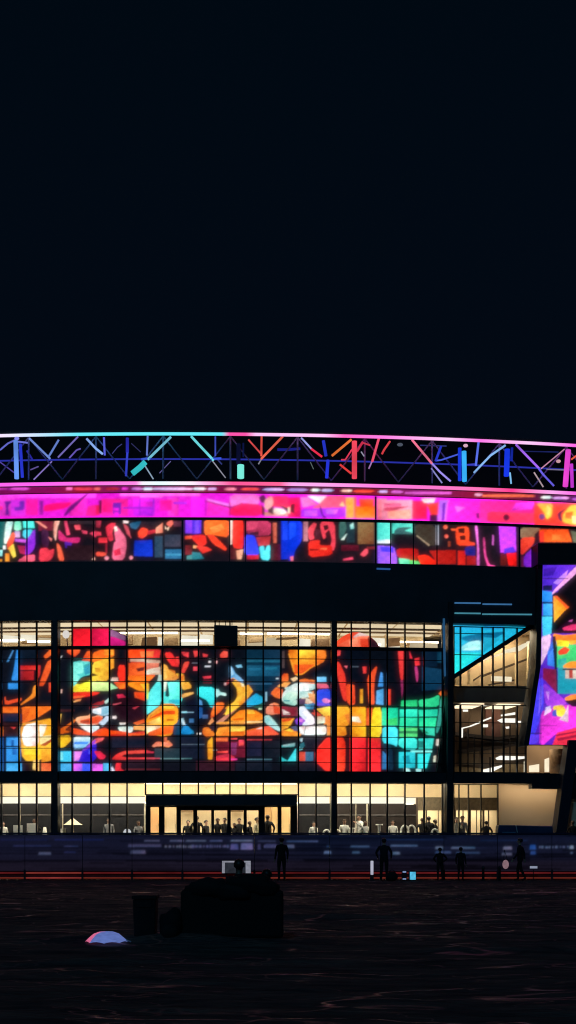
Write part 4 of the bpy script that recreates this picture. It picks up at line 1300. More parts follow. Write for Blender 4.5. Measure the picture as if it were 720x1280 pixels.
for x, y, w in ((668, 955, 12), (684, 947, 5), (657, 950, 3)):
    m = MB(); m.prism([(x - w / 2, 965), (x + w / 2, 965), (x + w / 2, y), (x - w / 2, y + 2)], -1.6, -1.7); m.build('stair_lamp', MATS['lamp_cream'], A)
for y, a, b in ((753.5, 568.5, 601), (755, 603.5, 640), (766.3, 568.5, 601), (767.6, 603, 665)):
    m = MB(); m.prism([(a, y + .8), (b, y + 1.2), (b, y - .4), (a, y - .8)], .46, .4); m.build('strip_light', emis('strip_blue', '3f74a8', .8) if y < 760 else emis('strip_teal', '4f9ab0', .7), A)
m = MB(); m.prism([(471, 711.7), (488, 712.3), (488, 710.3), (471, 709.7)], .46, .4); m.build('strip_light', emis('strip_dim', '2a5a9a', .8), A)
# dark frame round the tall side display
m = MB(); m.prism([(672.5, 705), (790, 705), (790, 679), (672.5, 679)], 1.0, -.4); m.build('display_frame', BLACKP, A)
m = MB(); m.prism([(655, 932), (661, 932), (676, 832), (678.5, 705), (672.5, 705), (671, 790), (670, 832)], .75, -.3); m.build('display_frame', BLACKP, A)

# ---- roof truss
truss = MB(); zz = zr(573.5, -.6)
truss.arcbox(TL, TR, zz - .03, zz + .03, -.68, -.6)
truss = truss.build('roof_truss', emis('rail_blue_glow', '3038b8', .75), A)  # blue light on the rail put in as emission
def sub(mb, name, m_, par=truss, **k):
    o = mb.build(name, m_, None, **k); o.parent = par; o.matrix_parent_inverse = Matrix(); return o
m = MB(); z = zr(538.5, .0); m.arcbox(TL, TR, z - .02, z + .09, -.5, -.1); sub(m, 'top_chord', BLACKP)
def ramp_raster(y0, y1, stops, bg=None):
    r = Raster(-80, y0, 820, y1)
    xs = np.array([s[0] for s in stops]); cs = np.array([lin(s[1]) for s in stops]); x = -80 + (np.arange(r.w) + .5) / r.SS
    for c in range(3): r.im[:, :, c] = np.interp(x, xs, cs[:, c])[None, :]
    return r
def led_line(name, par, ras, ya, yb, off, ny=3):
    z0, z1 = zr(yb, off), zr(ya, off)
    return led_sheet(name, par, ras, lambda v: TL, lambda v: TR, lambda u: z0, lambda u: z1, off, 420, ny)
TOP = [(0, 'e8d8f8'), (40, 'c8d8f8'), (80, '80d8e8'), (100, '60dce8'), (278, '60dce8'), (286, 'f050a0'), (308, 'f050a0'), (320, 'f0b8e8'), (405, 'f0b8e8'), (430, 'f860b8'), (480, 'f878d8'), (560, 'f0c0e8'), (600, 'f070d8'), (660, 'f0c0e8'), (720, 'f060d8')]
led_line('light_line', truss, ramp_raster(520, 580, TOP), 540.3, 544.3, 0)
LOW = [(0, 'f060e0'), (60, 'f060e0'), (120, 'ff70d8'), (170, 'ff80d8'), (178, 'e8e0f0'), (200, 'd8f0f8'), (240, 'ffe0f0'), (255, 'ffb0e0'), (290, 'f85090'), (350, 'f86090'), (365, 'f8a0e0'), (400, 'f8a0e0'), (480, 'f070d0'), (600, 'f870b0'), (640, 'f83888'), (690, 'f0a0e0'), (720, 'f060d8')]
o = led_line('light_line', A, ramp_raster(590, 630, LOW), 601.8, 606.2, .3)
fx = ramp_raster(600, 640, [(0, '801058'), (60, '901060'), (100, 'a01838'), (150, '801868'), (260, '901048'), (330, '681050'), (420, '701040'), (470, '901430'), (520, '902070'), (600, 'a01838'), (680, '601848'), (720, '702070')])
fx.im *= .65
for a, b, c in [(-40, 8, 'c030b0'), (8, 16, '801880'), (12, 38, 'd048c0'), (82, 91, 'f868b8'), (91, 118, 'e03850'), (118, 126, 'f06060'), (130, 150, 'a02030'), (152, 160, 'd830c0'), (164, 178, 'c070d0'), (178, 192, 'e0e8f8'), (192, 240, 'e0b8f0'), (240, 258, 'e8e0f8'), (259, 271, 'd8a8e8'), (280, 296, 'f08098'), (300, 325, 'f04848'), (328, 356, 'd8b0f0'), (358, 386, 'a888d8'), (388.5, 400, 'e8f4f8'), (401, 417, 'b8b0e8'), (426, 440, 'f8c8b8'), (440, 469, 'f04838'), (473, 485, 'd8b0f0'), (488, 504, 'd060c8'), (506, 564, 'd858c8'), (593, 603, 'e0a0c0'), (603, 668, 'f06848'), (676, 690, 'e0e8e8'), (690, 712, 'e0a0e8'), (714, 740, 'd060d8')]:
    xs = (a + b) / 2; dy = 611.2 + max(0, (xs - 205)) ** 2 * 4.7e-5 - .2
    fx.poly([(a, dy), (a + (b - a) * .2, dy - 1.6), (b - (b - a) * .2, dy - 1.6), (b, dy), (b - (b - a) * .2, dy + 1.6), (a + (b - a) * .2, dy + 1.6)], c)
    if b - a > 40: fx.poly([(a, dy - 1.3), (b, dy - 1.0), (b, dy + 1.5), (a, dy + 1.2)], c)
fx.soften(1.4, .05)
led_line('lamp_row', A, fx, 607.6, 615.4, .12, 10)
S = D0 / F
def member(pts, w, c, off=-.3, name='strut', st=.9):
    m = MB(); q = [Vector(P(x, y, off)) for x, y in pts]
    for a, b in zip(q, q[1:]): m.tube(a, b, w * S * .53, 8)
    sub(m, name, emis('tube_' + c, c, st, .25, .9), smooth=False)  # coloured light on painted steel, emitted by the member itself
T = lambda ox, *p: [(ox + x / 6, 530 + y / 6) for x, y in p]
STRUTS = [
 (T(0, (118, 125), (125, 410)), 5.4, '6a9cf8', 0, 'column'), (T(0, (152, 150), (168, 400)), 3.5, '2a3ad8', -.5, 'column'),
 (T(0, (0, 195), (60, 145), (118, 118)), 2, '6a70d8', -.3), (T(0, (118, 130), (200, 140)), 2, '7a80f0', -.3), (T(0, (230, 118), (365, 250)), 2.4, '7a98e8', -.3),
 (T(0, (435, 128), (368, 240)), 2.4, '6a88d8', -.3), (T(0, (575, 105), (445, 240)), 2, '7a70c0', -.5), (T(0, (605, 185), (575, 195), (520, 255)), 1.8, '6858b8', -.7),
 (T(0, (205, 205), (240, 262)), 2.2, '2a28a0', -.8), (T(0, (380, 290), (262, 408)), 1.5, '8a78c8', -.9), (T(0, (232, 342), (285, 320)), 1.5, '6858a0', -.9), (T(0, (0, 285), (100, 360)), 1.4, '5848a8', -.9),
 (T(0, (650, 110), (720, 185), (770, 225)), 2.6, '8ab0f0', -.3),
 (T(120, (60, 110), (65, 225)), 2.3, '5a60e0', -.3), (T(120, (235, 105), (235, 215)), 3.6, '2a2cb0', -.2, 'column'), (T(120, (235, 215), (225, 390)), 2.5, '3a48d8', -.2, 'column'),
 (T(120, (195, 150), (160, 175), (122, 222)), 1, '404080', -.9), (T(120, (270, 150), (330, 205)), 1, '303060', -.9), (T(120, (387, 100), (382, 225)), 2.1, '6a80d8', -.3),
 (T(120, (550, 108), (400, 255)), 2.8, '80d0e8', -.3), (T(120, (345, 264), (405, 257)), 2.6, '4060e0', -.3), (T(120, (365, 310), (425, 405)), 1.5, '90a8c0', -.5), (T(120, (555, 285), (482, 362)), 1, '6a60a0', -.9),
 (T(120, (370, 285), (330, 325), (272, 372)), 6.5, '38c8d0', -.2, 'lit_truss_block'),  # teal truss block, no lamp; its glow is put in
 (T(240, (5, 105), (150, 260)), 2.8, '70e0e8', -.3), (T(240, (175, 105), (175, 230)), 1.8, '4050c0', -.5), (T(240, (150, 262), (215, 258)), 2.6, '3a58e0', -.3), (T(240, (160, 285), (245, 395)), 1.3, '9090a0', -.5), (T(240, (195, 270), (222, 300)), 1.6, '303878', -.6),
 (T(240, (365, 308), (365, 406)), 8, '78e8d8', 0, 'lit_truss_block'), (T(240, (350, 150), (348, 300)), 5, '0c1030', -.4, 'column'), (T(240, (385, 150), (385, 240)), 2, '10184a', -.4),
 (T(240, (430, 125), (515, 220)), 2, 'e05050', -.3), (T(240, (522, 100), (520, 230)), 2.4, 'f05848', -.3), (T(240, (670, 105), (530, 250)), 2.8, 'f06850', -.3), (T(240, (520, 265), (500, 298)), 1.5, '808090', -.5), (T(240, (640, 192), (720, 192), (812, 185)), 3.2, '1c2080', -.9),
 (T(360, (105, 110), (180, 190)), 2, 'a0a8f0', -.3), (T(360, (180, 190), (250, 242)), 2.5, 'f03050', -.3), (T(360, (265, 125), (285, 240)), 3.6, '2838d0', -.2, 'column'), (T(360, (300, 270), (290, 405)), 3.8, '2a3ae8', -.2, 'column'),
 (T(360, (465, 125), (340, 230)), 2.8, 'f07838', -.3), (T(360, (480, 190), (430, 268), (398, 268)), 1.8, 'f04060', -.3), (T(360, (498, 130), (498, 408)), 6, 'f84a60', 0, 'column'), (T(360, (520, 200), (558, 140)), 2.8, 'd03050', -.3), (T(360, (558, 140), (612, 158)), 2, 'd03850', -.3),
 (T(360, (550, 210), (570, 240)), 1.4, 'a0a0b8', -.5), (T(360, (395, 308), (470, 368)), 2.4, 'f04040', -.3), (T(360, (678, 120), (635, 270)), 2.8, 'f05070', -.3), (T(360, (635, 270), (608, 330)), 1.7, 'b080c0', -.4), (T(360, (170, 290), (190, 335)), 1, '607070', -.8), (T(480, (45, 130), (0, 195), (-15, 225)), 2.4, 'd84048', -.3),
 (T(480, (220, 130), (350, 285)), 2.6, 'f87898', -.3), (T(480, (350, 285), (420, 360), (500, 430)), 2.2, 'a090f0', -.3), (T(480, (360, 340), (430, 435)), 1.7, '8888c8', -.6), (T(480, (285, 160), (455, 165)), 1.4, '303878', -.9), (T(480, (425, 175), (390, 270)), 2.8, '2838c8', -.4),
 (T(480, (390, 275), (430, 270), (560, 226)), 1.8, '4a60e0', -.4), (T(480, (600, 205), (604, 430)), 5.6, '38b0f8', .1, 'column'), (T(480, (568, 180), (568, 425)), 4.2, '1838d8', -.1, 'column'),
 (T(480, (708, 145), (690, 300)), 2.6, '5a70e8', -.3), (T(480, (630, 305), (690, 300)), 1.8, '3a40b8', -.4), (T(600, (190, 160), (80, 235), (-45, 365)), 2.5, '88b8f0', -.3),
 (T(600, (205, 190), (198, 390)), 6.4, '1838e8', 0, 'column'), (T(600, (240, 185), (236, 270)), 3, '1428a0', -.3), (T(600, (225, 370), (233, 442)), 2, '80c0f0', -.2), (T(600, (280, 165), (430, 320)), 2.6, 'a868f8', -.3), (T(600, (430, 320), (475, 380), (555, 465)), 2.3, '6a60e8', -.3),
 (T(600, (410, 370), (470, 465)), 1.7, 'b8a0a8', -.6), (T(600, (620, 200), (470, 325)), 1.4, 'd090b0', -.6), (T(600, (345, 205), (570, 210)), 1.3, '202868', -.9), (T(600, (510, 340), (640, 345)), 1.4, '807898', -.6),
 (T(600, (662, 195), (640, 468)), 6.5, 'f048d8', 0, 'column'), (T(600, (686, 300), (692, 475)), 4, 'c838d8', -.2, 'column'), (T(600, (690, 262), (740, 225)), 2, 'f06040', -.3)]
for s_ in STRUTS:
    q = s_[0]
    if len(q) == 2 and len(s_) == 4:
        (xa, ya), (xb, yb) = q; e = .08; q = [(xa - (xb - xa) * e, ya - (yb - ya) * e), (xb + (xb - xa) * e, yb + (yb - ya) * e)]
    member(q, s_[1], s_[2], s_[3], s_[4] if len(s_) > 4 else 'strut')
DIM = mat('truss_steel', (.36, .34, .6), .5, .2, .2, 2)
xsn = list(range(-48, 800, 42)); rn = random.Random(11)
for i, x in enumerate(xsn[:-1]):
    dy = lambda xx: max(0, xx - 205) ** 2 * 5.4e-5 + max(0, 205 - xx) ** 2 * 5e-5
    up, lo = (x, 545 + dy(x)), (x + 42, 599 + dy(x + 42) * .88)
    if i % 2: up, lo = (x + 42, 545 + dy(x + 42)), (x, 599 + dy(x) * .88)
    m = MB(); m.tube(P(*up, -.62), P(*lo, -.62), .04, 8); sub(m, 'brace', DIM)
    if i % 2 == 0:
        m = MB(); m.tube(P(x, 545 + dy(x), -.62), P(x, 599 + dy(x) * .88, -.62), .05, 8); sub(m, 'post', DIM)
for x, y, c in ((582, 557, 'e0b0c8'), (500, 555.8, '505868'), (698, 576.5, 'd0a0a8'), (21, 548, '8a90f8')):
    m = MB(); m.blob(P(x, y, .1), (.13 if x != 500 else .16, .1, .09)); sub(m, 'lamp', emis('lamp_' + c, c, .9))

# ================================================================== displays
def screen_thing(label, cat='video screen'):
    return thing('led_screen', label, cat, (X0, D0, 0))
def plain(px0, px1, ya, yb, off, ras, name, th_, nx, ny, back):
    z0, z1 = zr(yb, off), zr(ya, off); a, b = th(px0, off), th(px1, off)
    led_sheet('picture', th_, ras, lambda v: a, lambda v: b, lambda u: z0, lambda u: z1, off, nx, ny)
    m = MB(); m.arcbox(a, b, z0, z1, off - back, off - .03); m.build('cabinet', BLACKP, th_)
s1 = screen_thing('huge curved wall display of abstract orange and turquoise shapes behind the glass')
plain(-140, 553, 809.4, 965.5, -.45, Raster(-60, 795, 580, 980).draw(MAIN).soften(1.0, .05), 'main', s1, 690, 200, .15)
s2 = screen_thing('long glowing magenta and red ribbon display right under the roof edge')
plain(-140, 860, 616.5, 646.6, .04, Raster(-80, 600, 820, 690).draw(RIBBON).soften(1.8, .03, .25), 'ribbon', s2, 950, 46, .3)
s3 = screen_thing('narrow dark display strip of red and blue figures above the dark fascia')
plain(-140, 860, 649, 702, 0.0, Raster(-80, 630, 820, 740, '120e18').draw(STRIP).soften(1.3, .05, .18), 'strip', s3, 950, 76, .3)
s4 = screen_thing('tall slanted purple side display with a colourful mask face at the right edge')
EX, EY = [930, 832, 796, 705], [661, 675.6, 675, 678]
zz0, zz1 = zl(690, 931, .7), zl(690, 705, .7)
led_sheet('picture', s4, Raster(640, 690, 800, 950).draw(SIDE).soften(), lambda v: th(float(np.interp(931 - 226 * v, EX[::-1], EY[::-1])), .7), lambda v: th(760, .7), lambda u: zz0, lambda u: zz1, .7, 110, 240)
m = MB(); m.prism([(662, 931), (785, 931), (785, 705), (679, 705), (677, 832)], .66, .1); m.build('cabinet', BLACKP, s4)
s5 = screen_thing('bright cyan triangular display above the slanting beam of the stair bay')
ras = Raster(555, 760, 690, 860).draw(TRI).soften()
led_sheet('picture', s5, ras, lambda v: th(566, -.3), lambda v: th(667, -.3), lambda u: zl(566 + 101 * u, 846 - 66 * u, -.3), lambda u: zl(566 + 101 * u, 775.8 + 1.5 * u, -.3), -.3, 110, 70)
m = MB(); m.prism([(566, 846), (667, 780), (667, 777), (566, 775.5)], -.33, -.42); m.build('cabinet', BLACKP, s5)
s6 = screen_thing('small red display panel standing above the left part of the wall display')
ras = Raster(85, 775, 165, 815).draw(RED).soften()
a, b = th(91, -.5), th(158, -.5)
led_sheet('picture', s6, ras, lambda v: a, lambda v: b, lambda u: zr(808.6, -.5), lambda u: zr(785.6 + (0 if u < .7 else (u - .7) * 30), -.5), -.5, 68, 24)
m = MB(); m.arcbox(a, b, zr(808.6, -.5), zr(798, -.5), -.62, -.53); m.build('cabinet', BLACKP, s6)
s7 = screen_thing('small round topped orange display rising beside the second tall column')
ras = Raster(415, 780, 480, 815).draw(DOME).soften()
a, b = th(421, -.5), th(475, -.5)
led_sheet('picture', s7, ras, lambda v: a, lambda v: b, lambda u: zr(810, -.5), lambda u: zr(810 - 21 * math.sin(math.pi * min(1, .08 + .92 * u)) ** .6 - .2, -.5), -.5, 54, 24)
m = MB(); m.arcbox(a, b, zr(810, -.5), zr(806, -.5), -.62, -.53); m.build('cabinet', BLACKP, s7)
o = thing('loudspeaker', 'black box loudspeaker hanging in the upper glazing above the wall display', 'loudspeaker', P(282, 808, .3))
m = MB(); m.prism([(267.5, 808), (297, 808), (297, 782), (267.5, 781)], .5, .13); m.build('speaker_cabinet', BLACKP, o, bevel=.03)
m = MB()
for x in (274, 282, 290):
    m.tube(P(x, 781.5, .35), P(x, 776.5, .35), .02)
m.build('bracket', STEEL, o)
m = MB(); m.prism([(270, 806), (294.5, 806), (294.5, 784), (270, 784)], .52, .505); m.build('grille', mat('grille', (.02, .02, .024), .7, 0, .4, 60), o)
o = thing('globe_lamp', 'round white globe lamp on a bracket in the upper glazing by the red panel', 'lamp', P(82.5, 797, -.5))
c = P(82.5, 793, -.6)
m = MB(); m.blob(c, (.19, .19, .22), 14); m.build('globe', emis('globe_white', (.95, .85, .8), .85), o, smooth=True)
m = MB(); m.tube((c[0] + .05, c[1], c[2] - .2), (c[0] + .08, c[1], c[2] - .62), .03); m.build('stem', mat('pink_steel', (.4, .25, .2), .5), o)
# ================================================================== ground and terrace
YB = 52.5                                            # the board line
def ridge(x, y):
    d = max(0., min(1., (51.2 - y) / 3.0))
    if d <= 0: return 0.
    h = 0.
    for (yc, amp, w, ph) in RIDGES:
        yy = yc + .35 * math.sin(x * .31 + ph) + .5 * mnoise.noise((x * .35, ph * 3.1, 0)) + .2 * mnoise.noise((x * 1.3, ph, 4.))
        g = max(0., mnoise.noise((x * .22 + ph * 7, ph, 1.)) + .35)
        h += amp * g * math.exp(-((y - yy) / w) ** 2)
    h += .05 * mnoise.noise((x * .25, y * .5, 2.)) + .035 * mnoise.noise((x * .8, y * 1.9, 5.)) + .014 * mnoise.noise((x * 2.5, y * 6., 9.))
    return h * d
RIDGES = [(45.5, .10, .6, .3), (38.5, .14, .5, 1.7), (33.5, .10, .4, 2.2), (29.0, .16, .4, 2.9), (25.6, .10, .3, 3.5), (23.0, .16, .3, 4.4), (21.2, .10, .25, 5.1), (19.2, .09, .2, 6.3), (17.4, .07, .2, 7.7), (15.6, .06, .16, 8.1), (14.2, .06, .14, 9.9), (13.2, .04, .12, 11.)]
xs = [-400, -200, -90, -45, -30, -22] + [(-16 + 32 * i / 260) for i in range(261)] + [22, 30, 45, 90, 200, 400]
ys = [-60, -20, 0, 6] + [9 * (51.5 / 9) ** (i / 330) for i in range(331)] + [54, 70, 120, 400]
V = [(x, y, ridge(x, y) if 8 < y < 52 and abs(x) < 30 else 0.) for y in ys for x in xs]
nx = len(xs)
Fc = [(j * nx + i, j * nx + i + 1, (j + 1) * nx + i + 1, (j + 1) * nx + i) for j in range(len(ys) - 1) for i in range(nx - 1)]
me = bpy.data.meshes.new('ground'); me.from_pydata(V, [], Fc); me.polygons.foreach_set('use_smooth', [True] * len(me.polygons))
gm = bpy.data.materials.new('streaked_earth'); gm.use_nodes = True; nt = gm.node_tree; b = nt.nodes['Principled BSDF']
tc = nt.nodes.new('ShaderNodeTexCoord'); mp = nt.nodes.new('ShaderNodeMapping'); mp.inputs['Scale'].default_value = (.5, 1.6, 1)
n1 = nt.nodes.new('ShaderNodeTexNoise'); n1.inputs['Scale'].default_value = 1.4; n1.inputs['Detail'].default_value = 8; n1.inputs['Roughness'].default_value = .62
nt.links.new(tc.outputs['Object'], mp.inputs['Vector']); nt.links.new(mp.outputs[0], n1.inputs['Vector'])
cr = nt.nodes.new('ShaderNodeValToRGB'); cr.color_ramp.elements[0].position = .35; cr.color_ramp.elements[1].position = .75
cr.color_ramp.elements[0].color = (.05, .046, .052, 1); cr.color_ramp.elements[1].color = (.24, .15, .125, 1)
nt.links.new(n1.outputs['Fac'], cr.inputs['Fac']); nt.links.new(cr.outputs[0], b.inputs['Base Color'])
def node(t, **k):
    n = nt.nodes.new(t)
    for a_, v_ in k.items(): setattr(n, a_, v_)
    return n
def math_(op, *ins):
    n = node('ShaderNodeMath', operation=op); n.use_clamp = False
    for i, v_ in enumerate(ins):
        if isinstance(v_, (int, float)): n.inputs[i].default_value = v_
        else: nt.links.new(v_, n.inputs[i])
    return n.outputs[0]
def contour(sx, sy, scale, width, seed):
    # painted streaks of red light: where a stretched noise crosses its middle value
    mp_ = node('ShaderNodeMapping'); mp_.inputs['Scale'].default_value = (sx, sy, 1); mp_.inputs['Location'].default_value = (seed, seed * 1.7, 0)
    nt.links.new(tc.outputs['Object'], mp_.inputs['Vector'])
    n = node('ShaderNodeTexNoise'); n.inputs['Scale'].default_value = scale; n.inputs['Detail'].default_value = 3; n.inputs['Roughness'].default_value = .5
    nt.links.new(mp_.outputs[0], n.inputs['Vector'])
    d_ = math_('ABSOLUTE', math_('SUBTRACT', n.outputs['Fac'], .5))
    mr = node('ShaderNodeMapRange', interpolation_type='SMOOTHSTEP'); mr.inputs[1].default_value = width; mr.inputs[2].default_value = 0.; mr.inputs[3].default_value = 0; mr.inputs[4].default_value = 1
    nt.links.new(d_, mr.inputs[0])
    n_ = node('ShaderNodeTexNoise'); n_.inputs['Scale'].default_value = .5; n_.inputs['Detail'].default_value = 3; mp2 = node('ShaderNodeMapping'); mp2.inputs['Scale'].default_value = (1., 2.2, 1); mp2.inputs['Location'].default_value = (seed * 3, 2, 1)
    nt.links.new(tc.outputs['Object'], mp2.inputs['Vector']); nt.links.new(mp2.outputs[0], n_.inputs['Vector'])
    mr2 = node('ShaderNodeMapRange', interpolation_type='SMOOTHSTEP'); mr2.inputs[1].default_value = .40; mr2.inputs[2].default_value = .60
    nt.links.new(n_.outputs['Fac'], mr2.inputs[0])
    return math_('MULTIPLY', mr.outputs[0], mr2.outputs[0])
light_streak = math_('MAXIMUM', math_('MAXIMUM', contour(.22, .60, .8, .010, 3.), contour(.07, .30, .8, .005, 5.)), math_('MULTIPLY', contour(.5, 1.2, .9, .010, 11.), .6))
light_streak = math_('MINIMUM', light_streak, 1.)
rr = node('ShaderNodeMapRange'); rr.inputs[3].default_value = .9; rr.inputs[4].default_value = .36
nt.links.new(light_streak, rr.inputs[0]); nt.links.new(rr.outputs[0], b.inputs['Roughness'])
sp_ = math_('ADD', math_('MULTIPLY', light_streak, 1.), .01); nt.links.new(sp_, b.inputs['Specular IOR Level'])
n2 = nt.nodes.new('ShaderNodeTexNoise'); n2.inputs['Scale'].default_value = 9; n2.inputs['Detail'].default_value = 6
nt.links.new(mp.outputs[0], n2.inputs['Vector'])
wc = node('ShaderNodeMix', data_type='RGBA'); wc.inputs[7].default_value = (.30, .115, .09, 1); nt.links.new(light_streak, wc.inputs[0]); nt.links.new(cr.outputs[0], wc.inputs[6]); nt.links.new(wc.outputs[2], b.inputs['Base Color'])  # caught red light put into the ground colour along the streaks
b.inputs['Specular Tint'].default_value = (1., .42, .3, 1)
bp = nt.nodes.new('ShaderNodeBump'); bp.inputs['Strength'].default_value = 1.; bp.inputs['Distance'].default_value = .09
nt.links.new(n2.outputs['Fac'], bp.inputs['Height']); nt.links.new(bp.outputs[0], b.inputs['Normal'])
me.materials.append(gm)
ground = bpy.data.objects.new('ground', me); COL.objects.link(ground); structure(ground)
m = MB(); m.box(-60, 60, 56.5, 150, -.5, FLOOR); structure(m.build('terrace', mat('terrace_paving', (.09, .085, .08), .7, 0, .2, 2)))
def gz(x, y): return ridge(x, y)

# ================================================================== perimeter boards with red light strips
REDL = [emis('red_strip_bright', 'c85048', .48, .42, .9), emis('red_strip', '9c3034', .40, .46, .7), emis('red_strip_low', 'a84434', .40, .46, .8)]
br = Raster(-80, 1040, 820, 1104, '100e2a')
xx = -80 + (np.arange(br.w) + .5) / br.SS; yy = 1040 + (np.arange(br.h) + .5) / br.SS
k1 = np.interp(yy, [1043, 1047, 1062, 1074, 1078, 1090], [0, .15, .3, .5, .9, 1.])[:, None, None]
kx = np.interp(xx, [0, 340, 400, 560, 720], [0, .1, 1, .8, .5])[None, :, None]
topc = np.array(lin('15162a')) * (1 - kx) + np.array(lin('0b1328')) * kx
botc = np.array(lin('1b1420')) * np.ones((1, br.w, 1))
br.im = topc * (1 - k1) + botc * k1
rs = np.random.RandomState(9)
for _ in range(160):                                  # faint running bands in the dim board face
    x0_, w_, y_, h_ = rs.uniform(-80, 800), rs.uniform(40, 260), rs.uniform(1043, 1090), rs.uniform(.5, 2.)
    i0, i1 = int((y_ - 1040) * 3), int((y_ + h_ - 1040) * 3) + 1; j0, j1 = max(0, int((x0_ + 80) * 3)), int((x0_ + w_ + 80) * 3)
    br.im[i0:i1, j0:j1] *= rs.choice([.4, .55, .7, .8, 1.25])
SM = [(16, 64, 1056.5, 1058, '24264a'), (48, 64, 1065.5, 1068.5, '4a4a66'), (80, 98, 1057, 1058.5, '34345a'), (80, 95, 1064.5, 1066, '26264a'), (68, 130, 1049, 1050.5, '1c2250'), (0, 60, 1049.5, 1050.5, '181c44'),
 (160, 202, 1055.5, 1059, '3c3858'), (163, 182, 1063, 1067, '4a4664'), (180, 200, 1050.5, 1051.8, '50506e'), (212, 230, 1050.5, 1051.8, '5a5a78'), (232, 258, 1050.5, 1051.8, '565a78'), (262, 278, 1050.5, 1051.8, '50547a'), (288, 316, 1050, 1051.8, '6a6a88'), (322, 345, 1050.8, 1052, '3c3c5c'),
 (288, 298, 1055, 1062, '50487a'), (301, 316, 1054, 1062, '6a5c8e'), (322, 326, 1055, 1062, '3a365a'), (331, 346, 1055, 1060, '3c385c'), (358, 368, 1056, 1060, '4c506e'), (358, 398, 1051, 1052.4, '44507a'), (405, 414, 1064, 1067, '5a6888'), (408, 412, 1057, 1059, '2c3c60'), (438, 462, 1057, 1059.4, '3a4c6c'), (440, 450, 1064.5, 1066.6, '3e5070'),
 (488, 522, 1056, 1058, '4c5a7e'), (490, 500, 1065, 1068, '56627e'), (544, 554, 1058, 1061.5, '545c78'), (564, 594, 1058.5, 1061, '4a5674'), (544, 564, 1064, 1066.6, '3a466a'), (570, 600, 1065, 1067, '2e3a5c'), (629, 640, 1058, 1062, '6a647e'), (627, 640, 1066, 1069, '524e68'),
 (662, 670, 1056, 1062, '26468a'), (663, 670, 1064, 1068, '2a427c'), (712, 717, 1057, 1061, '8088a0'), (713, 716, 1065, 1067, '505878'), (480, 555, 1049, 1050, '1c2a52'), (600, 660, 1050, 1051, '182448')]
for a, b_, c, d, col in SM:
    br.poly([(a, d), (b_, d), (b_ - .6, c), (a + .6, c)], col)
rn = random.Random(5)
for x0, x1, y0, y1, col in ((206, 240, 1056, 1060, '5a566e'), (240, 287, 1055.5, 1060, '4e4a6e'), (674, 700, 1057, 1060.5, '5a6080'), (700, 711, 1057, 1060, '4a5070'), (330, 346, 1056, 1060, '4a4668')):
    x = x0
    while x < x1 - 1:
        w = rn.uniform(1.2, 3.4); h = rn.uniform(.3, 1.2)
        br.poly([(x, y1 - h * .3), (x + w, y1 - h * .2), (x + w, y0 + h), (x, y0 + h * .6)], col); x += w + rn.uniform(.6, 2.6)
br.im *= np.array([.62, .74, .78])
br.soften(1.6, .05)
EDGES = [-140, 31, 103, 165, 228, 318, 412, 476, 555, 622, 690, 850]
LBL = ['perimeter board beside the left picture edge with red strips below', 'perimeter board with the brightest pair of red strips', 'perimeter board behind and above the blue dome', 'perimeter board with a pale smeared bar of text at its middle',
 'perimeter board with the longest smeared line of small text', 'perimeter board between the seated pair and the standing man', 'perimeter board right of the standing man with plain navy face', 'perimeter board carrying the cyan lit cube at its foot', 'perimeter board behind the pair standing close together',
 'perimeter board with the pale round bag hanging on it', 'perimeter board at the right end of the row']
YZ = lambda py: CAMZ + (HY - py) / F * YB
for k in range(len(EDGES) - 1):
    x0, x1 = (EDGES[k] - CX) / F * YB, (EDGES[k + 1] - CX) / F * YB
    t = thing('perimeter_board', LBL[k], 'perimeter board', ((x0 + x1) / 2, YB, 0), 'dark perimeter boards along the edge of the ground')
    g = .002
    m = MB(); m.box(x0 + g, x1 - g, YB + .03, YB + .14, .42, YZ(1043.2)); m.build('cabinet', BLACKP, t, bevel=.01)
    n = max(2, int((x1 - x0) * 26)); q = 44; z0, z1 = YZ(1089), YZ(1044)
    VV = np.array([(x0 + g + .01 + (x1 - x0 - 2 * g - .02) * i / n, YB + .018, z0 + (z1 - z0) * j / q) for j in range(q + 1) for i in range(n + 1)])
    c = br(CX + VV[:, 0] / VV[:, 1] * F, HY - (VV[:, 2] - CAMZ) / VV[:, 1] * F)
    ix = np.arange((n + 1) * (q + 1)).reshape(q + 1, n + 1)
    pix_mesh('picture', VV, np.stack([ix[:-1, :-1], ix[:-1, 1:], ix[1:, 1:], ix[1:, :-1]], -1).reshape(-1, 4), c, t)  # barrier face emits its dim tone in place of light falling on it
    m = MB(); m.box(x0 + g, x1 - g, YB + .1, YB + .14, .02, .42); m.build('kick_panel', mat('kick_red', (.10, .02, .028), .5), t)
    for y, mt in ((1091.2, REDL[0] if k in (1,) else REDL[1]), (1097.4, REDL[2] if k != 1 else REDL[0])):
        z = YZ(y); m = MB(); m.box(x0 + .05, x1 - .05, YB - .01, YB + .03, z - .022, z + .022); m.build('light_strip', mt, t)
    m = MB(); m.box(x0 - .04, x0 + .04, YB - .03, YB - .012, 0, YZ(1087)); m.build('post', BLACKP, t)
m = MB()
m.box(-17.5, 17.2, YB - .02, YB + .2, YZ(1043), YZ(1040.8))
o = m.build('top_rail', mat('rail_navy', (.02, .03, .09), .35, .3), None); tag(o, 'long dark blue top rail running above all the perimeter boards', 'rail')

